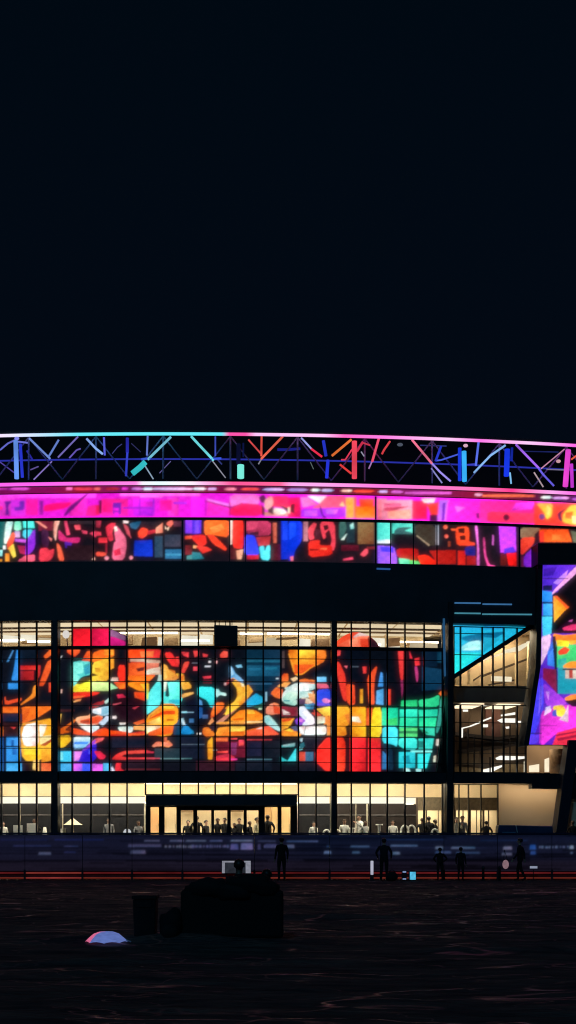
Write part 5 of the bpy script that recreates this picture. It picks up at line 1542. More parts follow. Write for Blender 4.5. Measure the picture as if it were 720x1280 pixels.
# ================================================================== people
BONES_M = {}
def bake_person(key, pose, h=1.75, skirt=False):
    s = h / 1.75
    J = {'pelvis': (0, 0, .95), 'spine': (0, .01, 1.12), 'chest': (0, .01, 1.30), 'neckb': (0, .0, 1.46), 'neck': (0, -.01, 1.535), 'jaw': (0, -.03, 1.60), 'skull': (0, -.012, 1.675), 'crown': (0, 0, 1.735)}
    Rr = {'pelvis': (.15, .115), 'spine': (.135, .10), 'chest': (.165, .115), 'neckb': (.075, .065), 'neck': (.055, .055), 'jaw': (.066, .075), 'skull': (.08, .098), 'crown': (.055, .065)}
    E = [('pelvis', 'spine', 't'), ('spine', 'chest', 't'), ('chest', 'neckb', 't'), ('neckb', 'neck', 's'), ('neck', 'jaw', 's'), ('jaw', 'skull', 's'), ('skull', 'crown', 's')]
    for sd, sg in (('l', -1), ('r', 1)):
        p = dict(sh=(.175, .01, 1.41), el=(.225, .03, 1.14), wr=(.235, -.05, .90), hip=(.09, 0, .90), kn=(.10, -.015, .50), an=(.105, .03, .085), toe=(.12, -.14, .035))
        p.update(pose.get('both', {})); p.update(pose.get(sd, {}))
        for n, v in p.items(): J[n + sd] = (v[0] * sg, v[1], v[2])
        Rr.update({'sh' + sd: (.068, .068), 'el' + sd: (.047, .047), 'wr' + sd: (.031, .031), 'hip' + sd: (.098, .098), 'kn' + sd: (.063, .063), 'an' + sd: (.043, .043), 'toe' + sd: (.042, .034)})
        E += [('chest', 'sh' + sd, 't'), ('sh' + sd, 'el' + sd, 't'), ('el' + sd, 'wr' + sd, 't'), ('pelvis', 'hip' + sd, 'p'), ('hip' + sd, 'kn' + sd, 'p'), ('kn' + sd, 'an' + sd, 'p'), ('an' + sd, 'toe' + sd, 'f')]
        w = Vector(J['wr' + sd]); d = (w - Vector(J['el' + sd])).normalized()
        pm = w + d * .075; J['pm' + sd] = tuple(pm); Rr['pm' + sd] = (.030, .030); E.append(('wr' + sd, 'pm' + sd, 's'))
        side = Vector((0, 1, 0)) if abs(d.y) < .8 else Vector((1, 0, 0)); side = (side - d * side.dot(d)).normalized(); curl = side.cross(d).normalized() * sg
        for fi, (o_, ln) in enumerate(((-.027, .068), (-.009, .08), (.009, .076), (.027, .06))):
            a = pm + side * o_ + d * .02; b_ = a + d * ln * .55; c_ = b_ + (d * .8 + curl * -.6) * ln * .45
            for nm, v in ((f'fa{fi}', a), (f'fb{fi}', b_), (f'fc{fi}', c_)): J[nm + sd] = tuple(v); Rr[nm + sd] = (.0095, .0095)
            E += [('pm' + sd, f'fa{fi}' + sd, 's'), (f'fa{fi}' + sd, f'fb{fi}' + sd, 's'), (f'fb{fi}' + sd, f'fc{fi}' + sd, 's')]
        a = w + d * .03 - side * .035; b_ = a + d * .035 - side * .03
        J['ta' + sd] = tuple(a); J['tb' + sd] = tuple(b_); Rr['ta' + sd] = (.012, .012); Rr['tb' + sd] = (.0095, .0095)
        E += [('wr' + sd, 'ta' + sd, 's'), ('ta' + sd, 'tb' + sd, 's')]
    for n, v in pose.get('body', {}).items(): J[n] = v
    names = list(J); me = bpy.data.meshes.new('sk'); me.from_pydata([tuple(c * s for c in J[n]) for n in names], [(names.index(a), names.index(b_)) for a, b_, _ in E], [])
    ob = bpy.data.objects.new('sk', me); COL.objects.link(ob)
    ob.modifiers.new('skin', 'SKIN')
    for i, n in enumerate(names):
        v = me.skin_vertices[0].data[i]; v.radius = tuple(r * s for r in Rr[n]); v.use_root = (n == 'pelvis')
    sb = ob.modifiers.new('sub', 'SUBSURF'); sb.levels = sb.render_levels = 1
    dg = bpy.context.evaluated_depsgraph_get(); dg.update()
    out = bpy.data.meshes.new_from_object(ob.evaluated_get(dg))
    bpy.data.objects.remove(ob)
    # face: nose, ears, eyes
    bm = bmesh.new(); bm.from_mesh(out); sk = Vector(J['skull']) * s
    for off_, sc in (((0, -.098, -.03), (.013, .02, .024)), ((-.082, .005, -.02), (.012, .02, .03)), ((.082, .005, -.02), (.012, .02, .03))):
        bmesh.ops.create_icosphere(bm, subdivisions=1, radius=1, matrix=Matrix.Translation(sk + Vector(off_) * s) @ Matrix.Diagonal((*[c * s for c in sc], 1)))
    bm.to_mesh(out); bm.free()
    segs = [(Vector(J[a]) * s, Vector(J[b_]) * s, k, min(Rr[a][0], Rr[b_][0]) * s) for a, b_, k in E]
    idx = {'s': 0, 't': 1, 'p': 2, 'f': 3}; mi = []
    for p in out.polygons:
        c = p.center; best = (9, 0)
        for a, b_, k, r in segs:
            ab = b_ - a; u = max(0, min(1, (c - a).dot(ab) / max(1e-9, ab.length_squared))); d = (c - (a + ab * u)).length - r
            if d < best[0]: best = (d, idx[k])
        mi.append(best[1])
    out.polygons.foreach_set('material_index', mi); out.polygons.foreach_set('use_smooth', [True] * len(out.polygons))
    # hair
    hb = bmesh.new(); bmesh.ops.create_icosphere(hb, subdivisions=3, radius=1)
    kill = [v for v in hb.verts if (v.co.z < -.15 and v.co.y < .1) or (v.co.y < -.55 and v.co.z < .45) or v.co.z < -.8]
    bmesh.ops.delete(hb, geom=kill, context='VERTS')
    bmesh.ops.transform(hb, verts=hb.verts, matrix=Matrix.Translation(sk + Vector((0, .008, .012)) * s) @ Matrix.Diagonal((.094 * s, .116 * s, .105 * s, 1)))
    hm = bpy.data.meshes.new('hair'); hb.to_mesh(hm); hb.free(); hm.polygons.foreach_set('use_smooth', [True] * len(hm.polygons))
    BONES_M[key] = (out, hm); return out, hm
STAND = {}
PHONE = {'r': dict(el=(.24, -.10, 1.20), wr=(.12, -.30, 1.38))}
WIDE = {'both': dict(el=(.29, .05, 1.17), wr=(.25, -.12, .98))}
HIPS = {'both': dict(el=(.33, .08, 1.18), wr=(.19, -.05, 1.02))}
WALK = {'l': dict(kn=(.09, -.12, .50), an=(.09, -.10, .09), toe=(.10, -.26, .04), wr=(.23, .10, .92), el=(.22, .09, 1.14)), 'r': dict(kn=(.10, .06, .50), an=(.10, .24, .13), toe=(.11, .10, .04), wr=(.24, -.16, .93), el=(.225, -.02, 1.14))}
SIT = {'both': dict(hip=(.09, 0, .90), kn=(.13, -.43, .93), an=(.13, -.42, .52), toe=(.14, -.57, .47), el=(.23, -.02, 1.15), wr=(.17, -.27, 1.02))}
bake_person('stand', STAND); bake_person('phone', PHONE); bake_person('wide', WIDE); bake_person('hips', HIPS); bake_person('walk', WALK); bake_person('sit', SIT)
SKIN = [mat('skin_light', (.55, .32, .22), .5, 0, .08), mat('skin_brown', (.22, .11, .07), .5, 0, .08)]
HAIRM = [mat('hair_dark', (.012, .009, .008), .5), mat('hair_brown', (.06, .03, .015), .5)]
CLOTH = {k: mat('cloth_' + k, c, .85, 0, .15, 9, .2) for k, c in dict(black=(.004, .004, .005), navy=(.006, .007, .014), white=(.78, .76, .7), cream=(.7, .6, .42), grey=(.22, .22, .23), charcoal=(.008, .008, .009), red=(.35, .04, .04)).items()}
def person(key, label, loc, rot, top, bottom, h=1.75, skin=0, hair=0, group=None, bulk=1.12):
    src, hm = BONES_M[key]; me = src.copy(); me.name = 'person'
    for m_ in (SKIN[skin], CLOTH[top], CLOTH[bottom], CLOTH['black']): me.materials.append(m_)
    o = bpy.data.objects.new('person', me); COL.objects.link(o); o.location = loc; o.rotation_euler = (0, 0, rot); o.scale = (h / 1.75 * bulk, h / 1.75 * bulk, h / 1.75)
    tag(o, label, 'person', group)
    hc = hm.copy(); hc.materials.append(HAIRM[hair]); c = bpy.data.objects.new('hair', hc); COL.objects.link(c); c.parent = o
    return o
PI = math.pi
def out(px, Y): return ((px - CX) / F * Y, Y, gz((px - CX) / F * Y, Y))
person('stand', 'person in black standing with arms down against the boards beside the seated pair', out(352, 51.6), PI + .3, 'black', 'black', 1.84)
person('wide', 'broad person in a dark coat standing just left of the cyan cube', out(480, 51.5), PI - .2, 'navy', 'black', 1.80)
person('hips', 'person with hands on hips on the left of the pair standing close together', out(550, 51.8), PI + .1, 'black', 'charcoal', 1.40, group=None)
person('stand', 'person in charcoal on the right of the pair standing close together', out(576, 51.8), PI - .4, 'charcoal', 'black', 1.42)
person('walk', 'tall person in navy walking along the boards next to the pale round bag', out(650, 51.4), -PI / 2 - .5, 'navy', 'black', 1.80)
person('sit', 'seated person in dark clothes seen from behind, blocking the small white framed sign', (at(299, 1175, 23.3)[0], 23.3, gz(-.9, 23.3) - .27), PI, 'charcoal', 'black', 1.80, 1, 1)
person('sit', 'seated person in black seen from behind at the right end of the settee', (at(333.5, 1175, 23.3)[0], 23.3, gz(-.4, 23.3) - .37), PI + .25, 'black', 'black', 1.72)

# ---- people indoors
def inn(px, off): t, d = hit(px, off); return pos(t, FLOOR, off)
GRP = 'people standing inside the ground floor hall'
GUESTS = [
 (4, 'stand', 'white', 1.62, .4, 'person in white inside the hall beside the left picture edge', -1.2), (43, 'hips', 'black', 1.76, .3, 'dark haired person between the white easel board and the white skirted table', -1.3),
 (136, 'stand', 'grey', 1.8, 0, 'person with a ruddy bare face alone before the charcoal partition', -1.4), (173, 'phone', 'grey', 1.66, .6, 'pale grey dressed person just left of the entrance canopy', -1.3),
 (235, 'stand', 'black', 1.70, .2, 'slim silhouetted person in the third doorway of the entrance', -1.5), (246, 'wide', 'black', 1.92, PI, 'tall broad silhouette at the left post of the fourth doorway', -.9), (257.5, 'stand', 'black', 1.70, .9, 'short silhouette in the right half of the fourth doorway', -1.6),
 (272, 'stand', 'charcoal', 1.8, .3, 'silhouetted person at the left of the fifth doorway', -1.2), (281, 'hips', 'charcoal', 1.82, -.4, 'silhouetted person with elbows out at the right of the fifth doorway', -1.1), (293, 'stand', 'black', 1.55, 0, 'shortest silhouette at the left of the sixth doorway', -1.4), (299, 'stand', 'black', 1.80, .1, 'narrow silhouette near the right post of the sixth doorway', -1.4),
 (312, 'wide', 'black', 1.64, 1., 'dark clothed person leaning low in the seventh doorway', -1.), (321, 'phone', 'cream', 1.84, 1.2, 'person in a cream top raising one hand by the seventh doorway', -1.2), (334.5, 'wide', 'black', 1.97, PI, 'largest dark silhouette in the eighth doorway', -.7),
 (392, 'stand', 'white', 1.62, .5, 'person in white right of the entrance doors before the dark partition', -1.2), (430.5, 'stand', 'white', 1.75, .2, 'person in white immediately right of the second tall column', -1.2), (449, 'phone', 'white', 1.98, -.8, 'person in white raising an arm beside a thin lit post', -1.3), (457, 'hips', 'white', 1.66, .5, 'white shirted person with elbows out right of the arm raiser', -1.1),
 (491, 'stand', 'white', 1.70, 0, 'person in white left of the two arched white chairs', -1.3), (528, 'hips', 'black', 1.82, PI, 'dark person with elbows out in the bright shop doorway', -.9), (536, 'stand', 'black', 1.9, PI, 'dark tall person in the middle of the bright shop doorway', -.9), (544, 'wide', 'charcoal', 1.74, 1., 'dark person nearest the thick column in the shop doorway', -1.),
 (570.5, 'phone', 'white', 1.86, .4, 'person in bright white just right of the thick column', -1.), (578, 'stand', 'grey', 1.93, .3, 'grey dressed person between the pale doorways right of the thick column', -1.1), (608, 'wide', 'black', 1.66, PI, 'dark person beside the left end of the blue covered stall', -.8), (716, 'wide', 'black', 1.68, PI, 'dark person at the right edge behind the leaning column', -.2)]
for k, (px, key, top, h, rot, lb, off) in enumerate(GUESTS):
    person(key, lb, inn(px, off), rot, top, 'charcoal' if top != 'white' else 'black', h, k % 2 if px != 136 else 0, k % 2, GRP)
# ---- furniture indoors
WHITE = mat('white_laminate', (.8, .78, .72), .5, 0, .05)
def easel(px0, px1, yt, label):
    off = -1.0; t, d = hit((px0 + px1) / 2, off); c = pos(t, FLOOR, off)
    o = thing('easel_board', label, 'board', c)
    w = (px1 - px0) / F * d / 2; z1 = CAMZ + (HY - yt) / F * d; z0 = z1 - .9
    m = MB(); m.box(c[0] - w, c[0] + w, c[1], c[1] + .03, z0, z1); m.build('panel', WHITE, o, bevel=.008)
    for sx in (-1, 1):
        m = MB(); m.tube((c[0] + sx * w * .8, c[1] + .05, z1), (c[0] + sx * w, c[1] - .1, FLOOR), .015); m.build('leg', STEEL, o)
    m = MB(); m.tube((c[0], c[1] + .06, z1 - .1), (c[0], c[1] + .5, FLOOR), .015); m.build('leg', STEEL, o)
easel(16.5, 28, 1031.5, 'blank white board on an easel, left of the two near the first column'); easel(33.5, 46, 1029.3, 'taller blank white board on an easel beside the dark haired person')
def skirted(px, r, yt, label, off=-1.1):
    t, d = hit(px, off); c = pos(t, FLOOR, off); z = (CAMZ + (HY - yt) / F * d) - FLOOR
    o = thing('skirted_table', label, 'table', c)
    m = MB(); m.lathe([(r * .95, 0), (r * 1.0, .05), (r * .62, z * .55), (r * .5, z * .8), (r * .30, z)], c, 18); m.build('tablecloth', WHITE, o, smooth=True)
    m = MB(); m.lathe([(.05, 0), (.05, z * .9)], c, 10); m.build('leg', STEEL, o)
skirted(56, .24, 1034, 'tapering table under a white cloth left of the first tall column')
def chair(px, yt, label, off=-1.0, w=.24):
    t, d = hit(px, off); c = pos(t, FLOOR, off); z1 = CAMZ + (HY - yt) / F * d - FLOOR
    o = thing('arched_chair', label, 'chair', c, 'white arched bar chairs in the hall')
    m = MB(); m.box(c[0] - w * .8, c[0] + w * .8, c[1] - .2, c[1] + .18, c[2] + .72, c[2] + .77); m.build('seat', WHITE, o, bevel=.01)
    for sx in (-1, 1):
        for sy in (-1, 1):
            m = MB(); m.tube((c[0] + sx * w * .7, c[1] + sy * .16, c[2] + .72), (c[0] + sx * w * .8, c[1] + sy * .19, c[2]), .018); m.build('leg', WHITE, o)
    m = MB(); q = []
    for i in range(13):
        a = math.pi * i / 12; q.append(Vector((c[0] - w * .75 * math.cos(a), c[1] - .2, c[2] + z1 - .32 + .3 * math.sin(a))))
    q = [Vector((q[0].x, q[0].y, c[2] + .77))] + q + [Vector((q[-1].x, q[-1].y, c[2] + .77))]
    for a, b_ in zip(q, q[1:]): m.tube(a, b_, .055, 8)
    m.build('backrest', WHITE, o, smooth=True)
chair(408, 1037, 'white arched bar chair left of the second tall column'); chair(420.8, 1037, 'white arched bar chair half behind the second tall column', -.7)
chair(505.5, 1031.5, 'left one of the two tall arched white chairs beside the shop', w=.26); chair(514, 1031.5, 'right one of the two tall arched white chairs beside the shop', w=.26); chair(543, 1036, 'white arched chair inside the bright shop doorway', -.7)
def bar_table(px, yt, r, label, off=-1.0):
    t, d = hit(px, off); c = pos(t, FLOOR, off); z = CAMZ + (HY - yt) / F * d - FLOOR
    o = thing('bar_table', label, 'table', c, 'tall white bar tables in the hall')
    m = MB(); m.lathe([(r, z - .07), (r * 1.03, z - .05), (r, z)], c, 18); m.build('tabletop', WHITE, o)
    m = MB(); m.lathe([(.05, .03), (.05, z * .6), (.09, z - .07)], c, 10); m.build('stem', WHITE, o)
    m = MB(); m.lathe([(.2, 0), (.2, .02), (.05, .04)], c, 14); m.build('foot', WHITE, o)
bar_table(439.5, 1034.5, .16, 'tall white bar table left of the person raising an arm'); bar_table(474, 1030, .19, 'tallest white bar table between the raised arm and the arched chairs')
# cream parasol and planter
t, d = hit(91, -1.0); c = pos(t, FLOOR, -1.0); zt_ = CAMZ + (HY - 1022.5) / F * d - FLOOR
o = thing('parasol', 'small cream parasol tilted over a pole before the charcoal partition', 'parasol', c)
m = MB()
m.lathe([(.52, zt_ - .36), (.40, zt_ - .30), (.22, zt_ - .16), (.03, zt_)], c, 10); m.build('canopy', CLOTH['cream'], o)
m = MB(); m.tube(c, (c[0], c[1], c[2] + zt_), .05); m.build('pole', mat('pole_cream', (.6, .5, .32), .5), o)
t, d = hit(79, -1.1); c = pos(t, FLOOR, -1.1)
o = thing('planter', 'tall white planter just right of the first column', 'planter', c)
m = MB(); m.lathe([(.11, 0), (.14, 1.22), (.15, 1.28), (.12, 1.28), (.11, 1.2)], c, 4); m.build('pot', WHITE, o)
m = MB(); m.lathe([(.115, 1.19), (.02, 1.22)], c, 10); m.build('soil', mat('soil', (.02, .015, .01), .9), o)
t, d = hit(159, -1.); c = pos(t, FLOOR, -1.)
o = thing('dome_lamp', 'white dome lamp on a stand near the left end of the canopy', 'lamp', c)
zt_ = CAMZ + (HY - 1035.8) / F * d - FLOOR
m = MB(); m.lathe([(.21, zt_ - .22), (.2, zt_ - .14), (.14, zt_ - .05), (.04, zt_)], c, 18); m.build('lamp_shade', emis('shade_white', (.8, .8, .85), .75), o, smooth=True)
m = MB(); m.lathe([(.14, 0), (.14, .02), (.02, .04), (.02, zt_ - .1)], c, 10); m.build('stand', STEEL, o)
# blue covered stall on the terrace
x0, x1 = at(620.5, 0, 58.6)[0], at(692, 0, 58.6)[0]; zt_ = CAMZ + (HY - 1031.2) / F * 58.6
o = thing('covered_stall', 'stall under a dark blue sheet in front of the blank beige wall', 'stall', ((x0 + x1) / 2, 58.6, FLOOR))
m = MB(); m.hexa([(x0, 58.4, FLOOR), (x1, 58.4, FLOOR), (x1 - .05, 58.5, zt_ - .05), (x0 + .08, 58.5, zt_)], [(x0, 59.4, FLOOR), (x1, 59.4, FLOOR), (x1 - .05, 59.3, zt_ - .05), (x0 + .08, 59.3, zt_)])
m.build('sheet', mat('blue_sheet', (.015, .05, .13), .35, 0, .3, 1.2, .4), o, bevel=.06)
m = MB(); xm = at(645, 0, 58.4)[0]; m.tube((xm, 58.44, zt_), (xm + .1, 58.40, FLOOR + .9), .018); m.build('cord', WHITE, o)
m = MB(); m.box(x0 + .25, x0 + .9, 58.385, 58.398, FLOOR + 1.06, FLOOR + 1.10); m.build('hem_tape', mat('tape_blue', (.15, .3, .5), .5), o)

# ================================================================== things on the ground
# settee
cx = at(291, 0, 23.2)[0]; gz0 = gz(cx, 23) - .03
o = thing('settee', 'boxy black settee seen from behind in the foreground', 'settee', (cx, 23.1, gz0))
m = MB(); m.box(cx - .98, cx + .98, 22.85, 23.02, gz0 + .06, gz0 + .98); m.build('backrest', CLOTH['black'], o, bevel=.06)
m = MB(); m.box(cx - .84, cx + .84, 23.03, 23.75, gz0 + .12, gz0 + .46); m.build('seat', CLOTH['black'], o, bevel=.05)
for sx in (-1, 1):
    m = MB(); m.box(cx + sx * .91 - .065, cx + sx * .91 + .065, 23.03, 23.75, gz0 + .06, gz0 + .70); m.build('armrest', CLOTH['black'], o, bevel=.04)
    for yy_ in (22.9, 23.68):
        m = MB(); m.box(cx + sx * .88 - .035, cx + sx * .88 + .035, yy_, yy_ + .07, gz0 - .05, gz0 + .06); m.build('leg', STEEL, o)
def lump(c, r, seed, rough=.22, n=30):
    m = MB(); m.blob(c, r, n)
    m.v = [tuple(Vector(v) + (Vector(v) - Vector(c)) * rough * (mnoise.noise(((v[0] + seed) * 3.1, v[1] * 3.1, v[2] * 3.1)) + .5 * mnoise.noise(((v[0] + seed) * 8., v[1] * 8., v[2] * 8.)))) for v in m.v]
    return m
ob = lump((cx - .30, 22.93, gz0 + .98), (.62, .20, .20), 2., .5).build('blanket', CLOTH['charcoal'], None, smooth=True); tag(ob, 'dark crumpled blanket heaped over the left of the settee back', 'blanket')
ob = lump((cx + .42, 22.90, gz0 + 1.06), (.46, .17, .22), 5., .5).build('cushion', CLOTH['black'], None, smooth=True); tag(ob, 'black lumpy back cushion standing up behind the right of the settee', 'cushion')
t = thing('rucksack', 'dark rucksack slumped on the ground against the left end of the settee', 'rucksack', (cx - 1.18, 22.9, gz0))
lump((cx - 1.16, 22.9, gz0 + .27), (.24, .2, .34), 8., .4).build('pack', CLOTH['black'], t, smooth=True)
lump((cx - 1.18, 22.70, gz0 + .2), (.15, .09, .16), 3., .3, 16).build('pocket', CLOTH['charcoal'], t, smooth=True)
# litter bin
bx = at(182, 0, 23)[0]; bz = gz(bx, 23) - .03
o = thing('litter_bin', 'dark square litter bin between the blue dome and the settee', 'bin', (bx, 23, bz))
m = MB(); m.hexa([(bx - .20, 22.8, bz), (bx + .20, 22.8, bz), (bx + .22, 22.78, bz + .70), (bx - .22, 22.78, bz + .70)], [(bx - .20, 23.2, bz), (bx + .20, 23.2, bz), (bx + .22, 23.22, bz + .70), (bx - .22, 23.22, bz + .70)]); m.build('body', CLOTH['black'], o, bevel=.02)
m = MB(); m.box(bx - .24, bx + .24, 22.76, 23.24, bz + .705, bz + .78); m.build('lid', CLOTH['charcoal'], o, bevel=.02)
m = MB(); m.box(bx - .13, bx + .13, 22.765, 22.775, bz + .56, bz + .66); m.build('flap', CLOTH['charcoal'], o)
# glowing dome
ux, uy = at(133, 0, 22.6)[0], 22.6; uz = gz(ux, uy)
o = thing('dome_lantern', 'low blue glowing fabric dome with one pink side lying on the dark ground', 'lantern', (ux, uy, uz))
N = 8; prof = [(.0, .19), (.14, .183), (.24, .148), (.32, .08), (.395, .0)]
def panel(i0, i1):
    m = MB(); V = []; st = 4; cols = (i1 - i0) * st
    for k, (r, z) in enumerate(prof):
        for j in range(cols + 1):
            a = 2 * PI * (i0 + j / st) / N + .02; f = (j % st) / st; sag = 1 - .03 * math.sin(PI * f) * (r / .4); zz_ = z + (.025 * math.sin(PI * f) if k == len(prof) - 1 else 0)
            V.append((ux + r * sag * math.cos(a), uy + r * sag * math.sin(a) * .9, uz + zz_))
    fs = [[k * (cols + 1) + j, k * (cols + 1) + j + 1, (k + 1) * (cols + 1) + j + 1, (k + 1) * (cols + 1) + j] for k in range(len(prof) - 1) for j in range(cols)]
    m.add(V, fs); return m
def fabric(name, col, st):
    m = bpy.data.materials.new(name); m.use_nodes = True; b_ = m.node_tree.nodes['Principled BSDF']
    n_ = m.node_tree.nodes.new('ShaderNodeTexNoise'); n_.inputs['Scale'].default_value = 7; r_ = m.node_tree.nodes.new('ShaderNodeMapRange'); r_.inputs[3].default_value = st * .6; r_.inputs[4].default_value = st * 1.4
    m.node_tree.links.new(n_.outputs['Fac'], r_.inputs[0]); m.node_tree.links.new(r_.outputs[0], b_.inputs['Emission Strength'])
    b_.inputs['Base Color'].default_value = (*col, 1); b_.inputs['Emission Color'].default_value = (*col, 1); b_.inputs['Roughness'].default_value = .7
    return m
FB, FP = fabric('lit_fabric_blue', lin('6478bc'), .8), fabric('lit_fabric_pink', lin('e87098'), .8)
p_ = panel(5, 12); p1 = p_.build('canopy', FB, o, smooth=True); so = p1.modifiers.new('thick', 'SOLIDIFY'); so.thickness = .008
p_ = panel(4, 5); p1 = p_.build('side_panel', FP, o, smooth=True); so = p1.modifiers.new('thick', 'SOLIDIFY'); so.thickness = .008; p1['label'] = 'pink side panel'
m = MB(); m.tube((ux + .37, uy - .02, uz + .03), (ux + .47, uy - .04, uz - .0), .014); m.build('guy_line', mat('guy_white', (.6, .6, .75), .5), o)
# small lit sign behind the seated pair
def boxthing(name, label, cat, px0, px1, y0, y1, Y, build):
    a, b_ = at(px0, y1, Y), at(px1, y0, Y); o_ = thing(name, label, cat, ((a[0] + b_[0]) / 2, Y, 0)); build(o_, a, b_, Y); return o_
PALE = emis('sign_pale', '8a8c98', .9, .2, 8)
def sg(o_, a, b_, Y):
    m = MB(); m.box(a[0], b_[0], Y, Y + .05, a[2], b_[2]); m.build('frame', BLACKP, o_)
    w = .09
    m = MB(); m.box(a[0] + .02, b_[0] - .02, Y - .012, Y - .002, b_[2] - w, b_[2] - .02); m.box(a[0] + .02, a[0] + .14, Y - .012, Y - .002, a[2] + .02, b_[2] - w - .003); m.box(b_[0] - .24, b_[0] - .02, Y - .012, Y - .002, a[2] + .02, b_[2] - w - .003); m.build('lit_border', PALE, o_)
    m = MB(); m.box(a[0] + .15, b_[0] - .25, Y - .008, Y - .002, a[2] + .02, b_[2] - w - .003); m.build('lit_face', emis('sign_dim', '2c3038', .8, .3, 6), o_)
    for x in (a[0] + .2, b_[0] - .2):
        m = MB(); m.box(x - .03, x + .03, Y + .06, Y + .1, 0, b_[2]); m.build('leg', STEEL, o_)
boxthing('framed_sign', 'small white framed light sign behind the seated pair', 'sign', 277, 314, 1075.5, 1092, 51.9, sg)
def bar(o_, a, b_, Y):
    m = MB(); m.box(a[0], b_[0], Y, Y + .08, a[2], b_[2]); m.build('tube', emis('tube_white', 'b8b8cc', .9), o_, bevel=.02)
    m = MB(); m.box(a[0] - .02, b_[0] + .02, Y + .1, Y + .14, 0, b_[2] + .02); m.build('housing', BLACKP, o_)
    m = MB(); m.box(a[0] - .06, b_[0] + .06, Y - .04, Y + .16, 0, .03); m.build('foot', STEEL, o_)
boxthing('light_tube', 'short upright white light tube left of the broad coated person', 'lamp', 463.3, 466.8, 1076, 1093.5, 51.9, bar)
def cube(o_, a, b_, Y):
    m = MB(); w = b_[0] - a[0]; m.box(a[0] + .03, b_[0] - .03, Y - .006, Y - .001, a[2] + .03, b_[2] - .03); m.build('lit_face', emis('cyan_face', '52b8e0', 1., .3, 7), o_)
    m = MB(); m.box(a[0], b_[0], Y, Y + .25, 0.02, b_[2]); m.build('case', BLACKP, o_, bevel=.02)
    m = MB(); m.tube((a[0] + .05, Y + .1, b_[2] + .03), (b_[0] - .05, Y + .1, b_[2] + .03), .012); m.build('handle', STEEL, o_)
boxthing('light_cube', 'glowing cyan light cube on the ground at the foot of the boards', 'lamp', 511.5, 520.5, 1089, 1100.5, 51.3, cube)
BL = emis('pale_blue_face', '8fa8d8', .7)
def cube2(o_, a, b_, Y):
    m = MB(); m.box(a[0], b_[0], Y, Y + .2, 0.02, b_[2]); m.build('case', BLACKP, o_, bevel=.02)
    m = MB(); m.box(a[0] + .03, b_[0] - .03, Y - .006, Y - .001, b_[2] - .1, b_[2] - .03); m.box(a[0] + .03, b_[0] - .03, Y - .006, Y - .001, .06, .12); m.build('lit_face', BL, o_)
boxthing('control_case', 'dark case with two pale blue lit bars beside the cyan cube', 'case', 502.5, 508.5, 1088, 1100.8, 51.4, cube2)
# dog-sized kit bag, hanging bag, little work lamp
kx, ky = at(490, 0, 51.2)[0], 51.2
o = thing('kit_bag', 'round black kit bag on the ground by the broad coated person', 'bag', (kx, ky, 0))
m = MB(); m.blob((kx, ky, .2 + gz(kx, ky)), (.26, .18, .21), 14); m.build('body', CLOTH['black'], o, smooth=True)
m = MB()
for i in range(8):
    a, a2 = PI * i / 8, PI * (i + 1) / 8; m.tube((kx - .14 * math.cos(a), ky, .36 + .12 * math.sin(a)), (kx - .14 * math.cos(a2), ky, .36 + .12 * math.sin(a2)), .014)
m.build('handle', CLOTH['charcoal'], o)
c = at(632, 1080.5, 52.1)
o = thing('hanging_bag', 'pale pink glowing round bag hanging on the boards beside the walking person', 'lantern', c)  # a bag, not a lantern; classed so for its put-in glow
m = MB(); m.blob(c, (.14, .09, .2), 14); m.build('bag_body', emis('bag_pink_glow', 'a4828c', .6, .25, 6), o, smooth=True)  # pale light on the bag put in as emission
m = MB(); m.tube((c[0] - .08, c[1], c[2] + .2), (c[0], c[1] + .3, c[2] + .62), .012); m.tube((c[0] + .08, c[1], c[2] + .2), (c[0], c[1] + .3, c[2] + .62), .012); m.build('strap', CLOTH['charcoal'], o)
c = at(667, 1085.5, 52.0)
o = thing('work_lamp', 'small pale work lamp on a thin stand right of the walking person', 'lamp', (c[0], c[1], 0))
m = MB(); m.box(c[0] - .16, c[0] + .16, c[1] - .02, c[1], c[2] + .0, c[2] + .10); m.build('lit_face', emis('lamp_pale', 'a0a8c0', .7), o)
m = MB(); m.box(c[0] - .18, c[0] + .18, c[1] + .005, c[1] + .09, c[2] - .02, c[2] + .12); m.build('housing', STEEL, o)
m = MB(); m.tube((c[0], c[1] + .05, 0), (c[0], c[1] + .05, c[2]), .02); m.build('pole', STEEL, o)
m = MB(); m.lathe([(.14, .0), (.14, .02), (.03, .03)], (c[0], c[1] + .05, 0), 12); m.build('foot', STEEL, o)
for px in (624.5, 604):
    c = at(px, 1100, 51.9)
    o = thing('bollard', 'thin dark bollard at the left of the pale round bag' if px > 610 else 'thin dark bollard between the close pair and the pale bag', 'bollard', (c[0], 51.9, 0))
    m = MB(); m.lathe([(.06, .02), (.055, .5), (.07, .52), (.07, .58), (.03, .62)], (c[0], 51.9, 0), 14); m.build('shaft', BLACKP, o, smooth=True)
    m = MB(); m.lathe([(.1, .0), (.1, .02)], (c[0], 51.9, 0), 14); m.build('flange', STEEL, o)

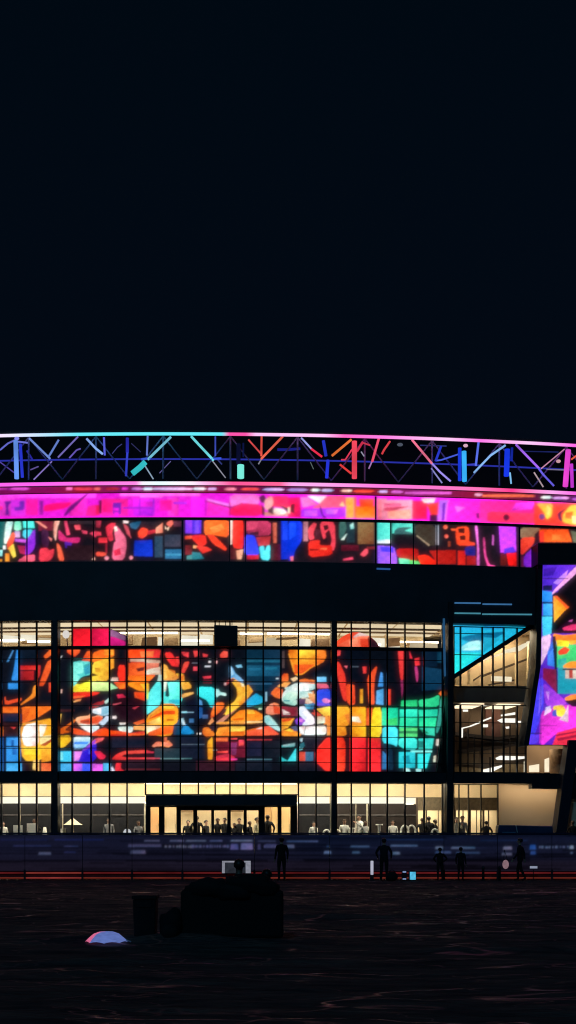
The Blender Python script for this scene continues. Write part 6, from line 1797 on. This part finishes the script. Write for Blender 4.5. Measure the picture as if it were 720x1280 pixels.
# ================================================================== night sky and camera
w = bpy.data.worlds.new('World'); scene.world = w; w.use_nodes = True; nt = w.node_tree
bg = nt.nodes['Background']
sky = nt.nodes.new('ShaderNodeTexSky'); sky.sky_type = 'NISHITA'; sky.sun_disc = False; sky.sun_elevation = R2(-4); sky.sun_rotation = R2(200)
tc = nt.nodes.new('ShaderNodeTexCoord'); sp = nt.nodes.new('ShaderNodeSeparateXYZ'); cr = nt.nodes.new('ShaderNodeValToRGB')
nt.links.new(tc.outputs['Generated'], sp.inputs[0]); nt.links.new(sp.outputs['Z'], cr.inputs[0])
cr.color_ramp.elements[0].color = (*lin('040914'), 1); cr.color_ramp.elements[0].position = .2
cr.color_ramp.elements[1].color = (*lin('010912'), 1); cr.color_ramp.elements[1].position = .6
ad = nt.nodes.new('ShaderNodeMix'); ad.data_type = 'RGBA'; ad.blend_type = 'ADD'; ad.inputs[0].default_value = .004
nt.links.new(cr.outputs[0], ad.inputs[6]); nt.links.new(sky.outputs[0], ad.inputs[7]); nt.links.new(ad.outputs[2], bg.inputs['Color'])
bg.inputs['Strength'].default_value = 1.0
fill_sun = bpy.data.lights.new('night_fill', 'SUN'); fill_sun.energy = .2; fill_sun.color = (.16, .6, 1.); fill_sun.angle = R2(3)  # unseen fill sun added to lift the dark facades
mo = bpy.data.objects.new('night_fill', fill_sun); COL.objects.link(mo); mo.rotation_euler = (R2(55), 0, R2(-14))
cam = bpy.data.cameras.new('camera'); co = bpy.data.objects.new('camera', cam); COL.objects.link(co)
co.location = (0, 0, CAMZ); co.rotation_euler = (R2(90), 0, 0)
cam.sensor_width = 36; cam.sensor_fit = 'VERTICAL'; cam.sensor_height = 36; cam.lens = 36 * F / 1280
cam.shift_y = (HY - 640) / 1280; cam.clip_end = 2000; cam.clip_start = .1
scene.camera = co
v = scene.view_settings; v.view_transform = 'Standard'; v.look = 'None'; v.exposure = 0; v.gamma = 1; v.use_curve_mapping = False
scene.cycles.filter_width = 1.15; scene.cycles.max_bounces = 8; scene.cycles.transparent_max_bounces = 16; scene.cycles.use_denoising = True; scene.cycles.sample_clamp_indirect = 4
scene.cycles.caustics_reflective = False; scene.cycles.caustics_refractive = False
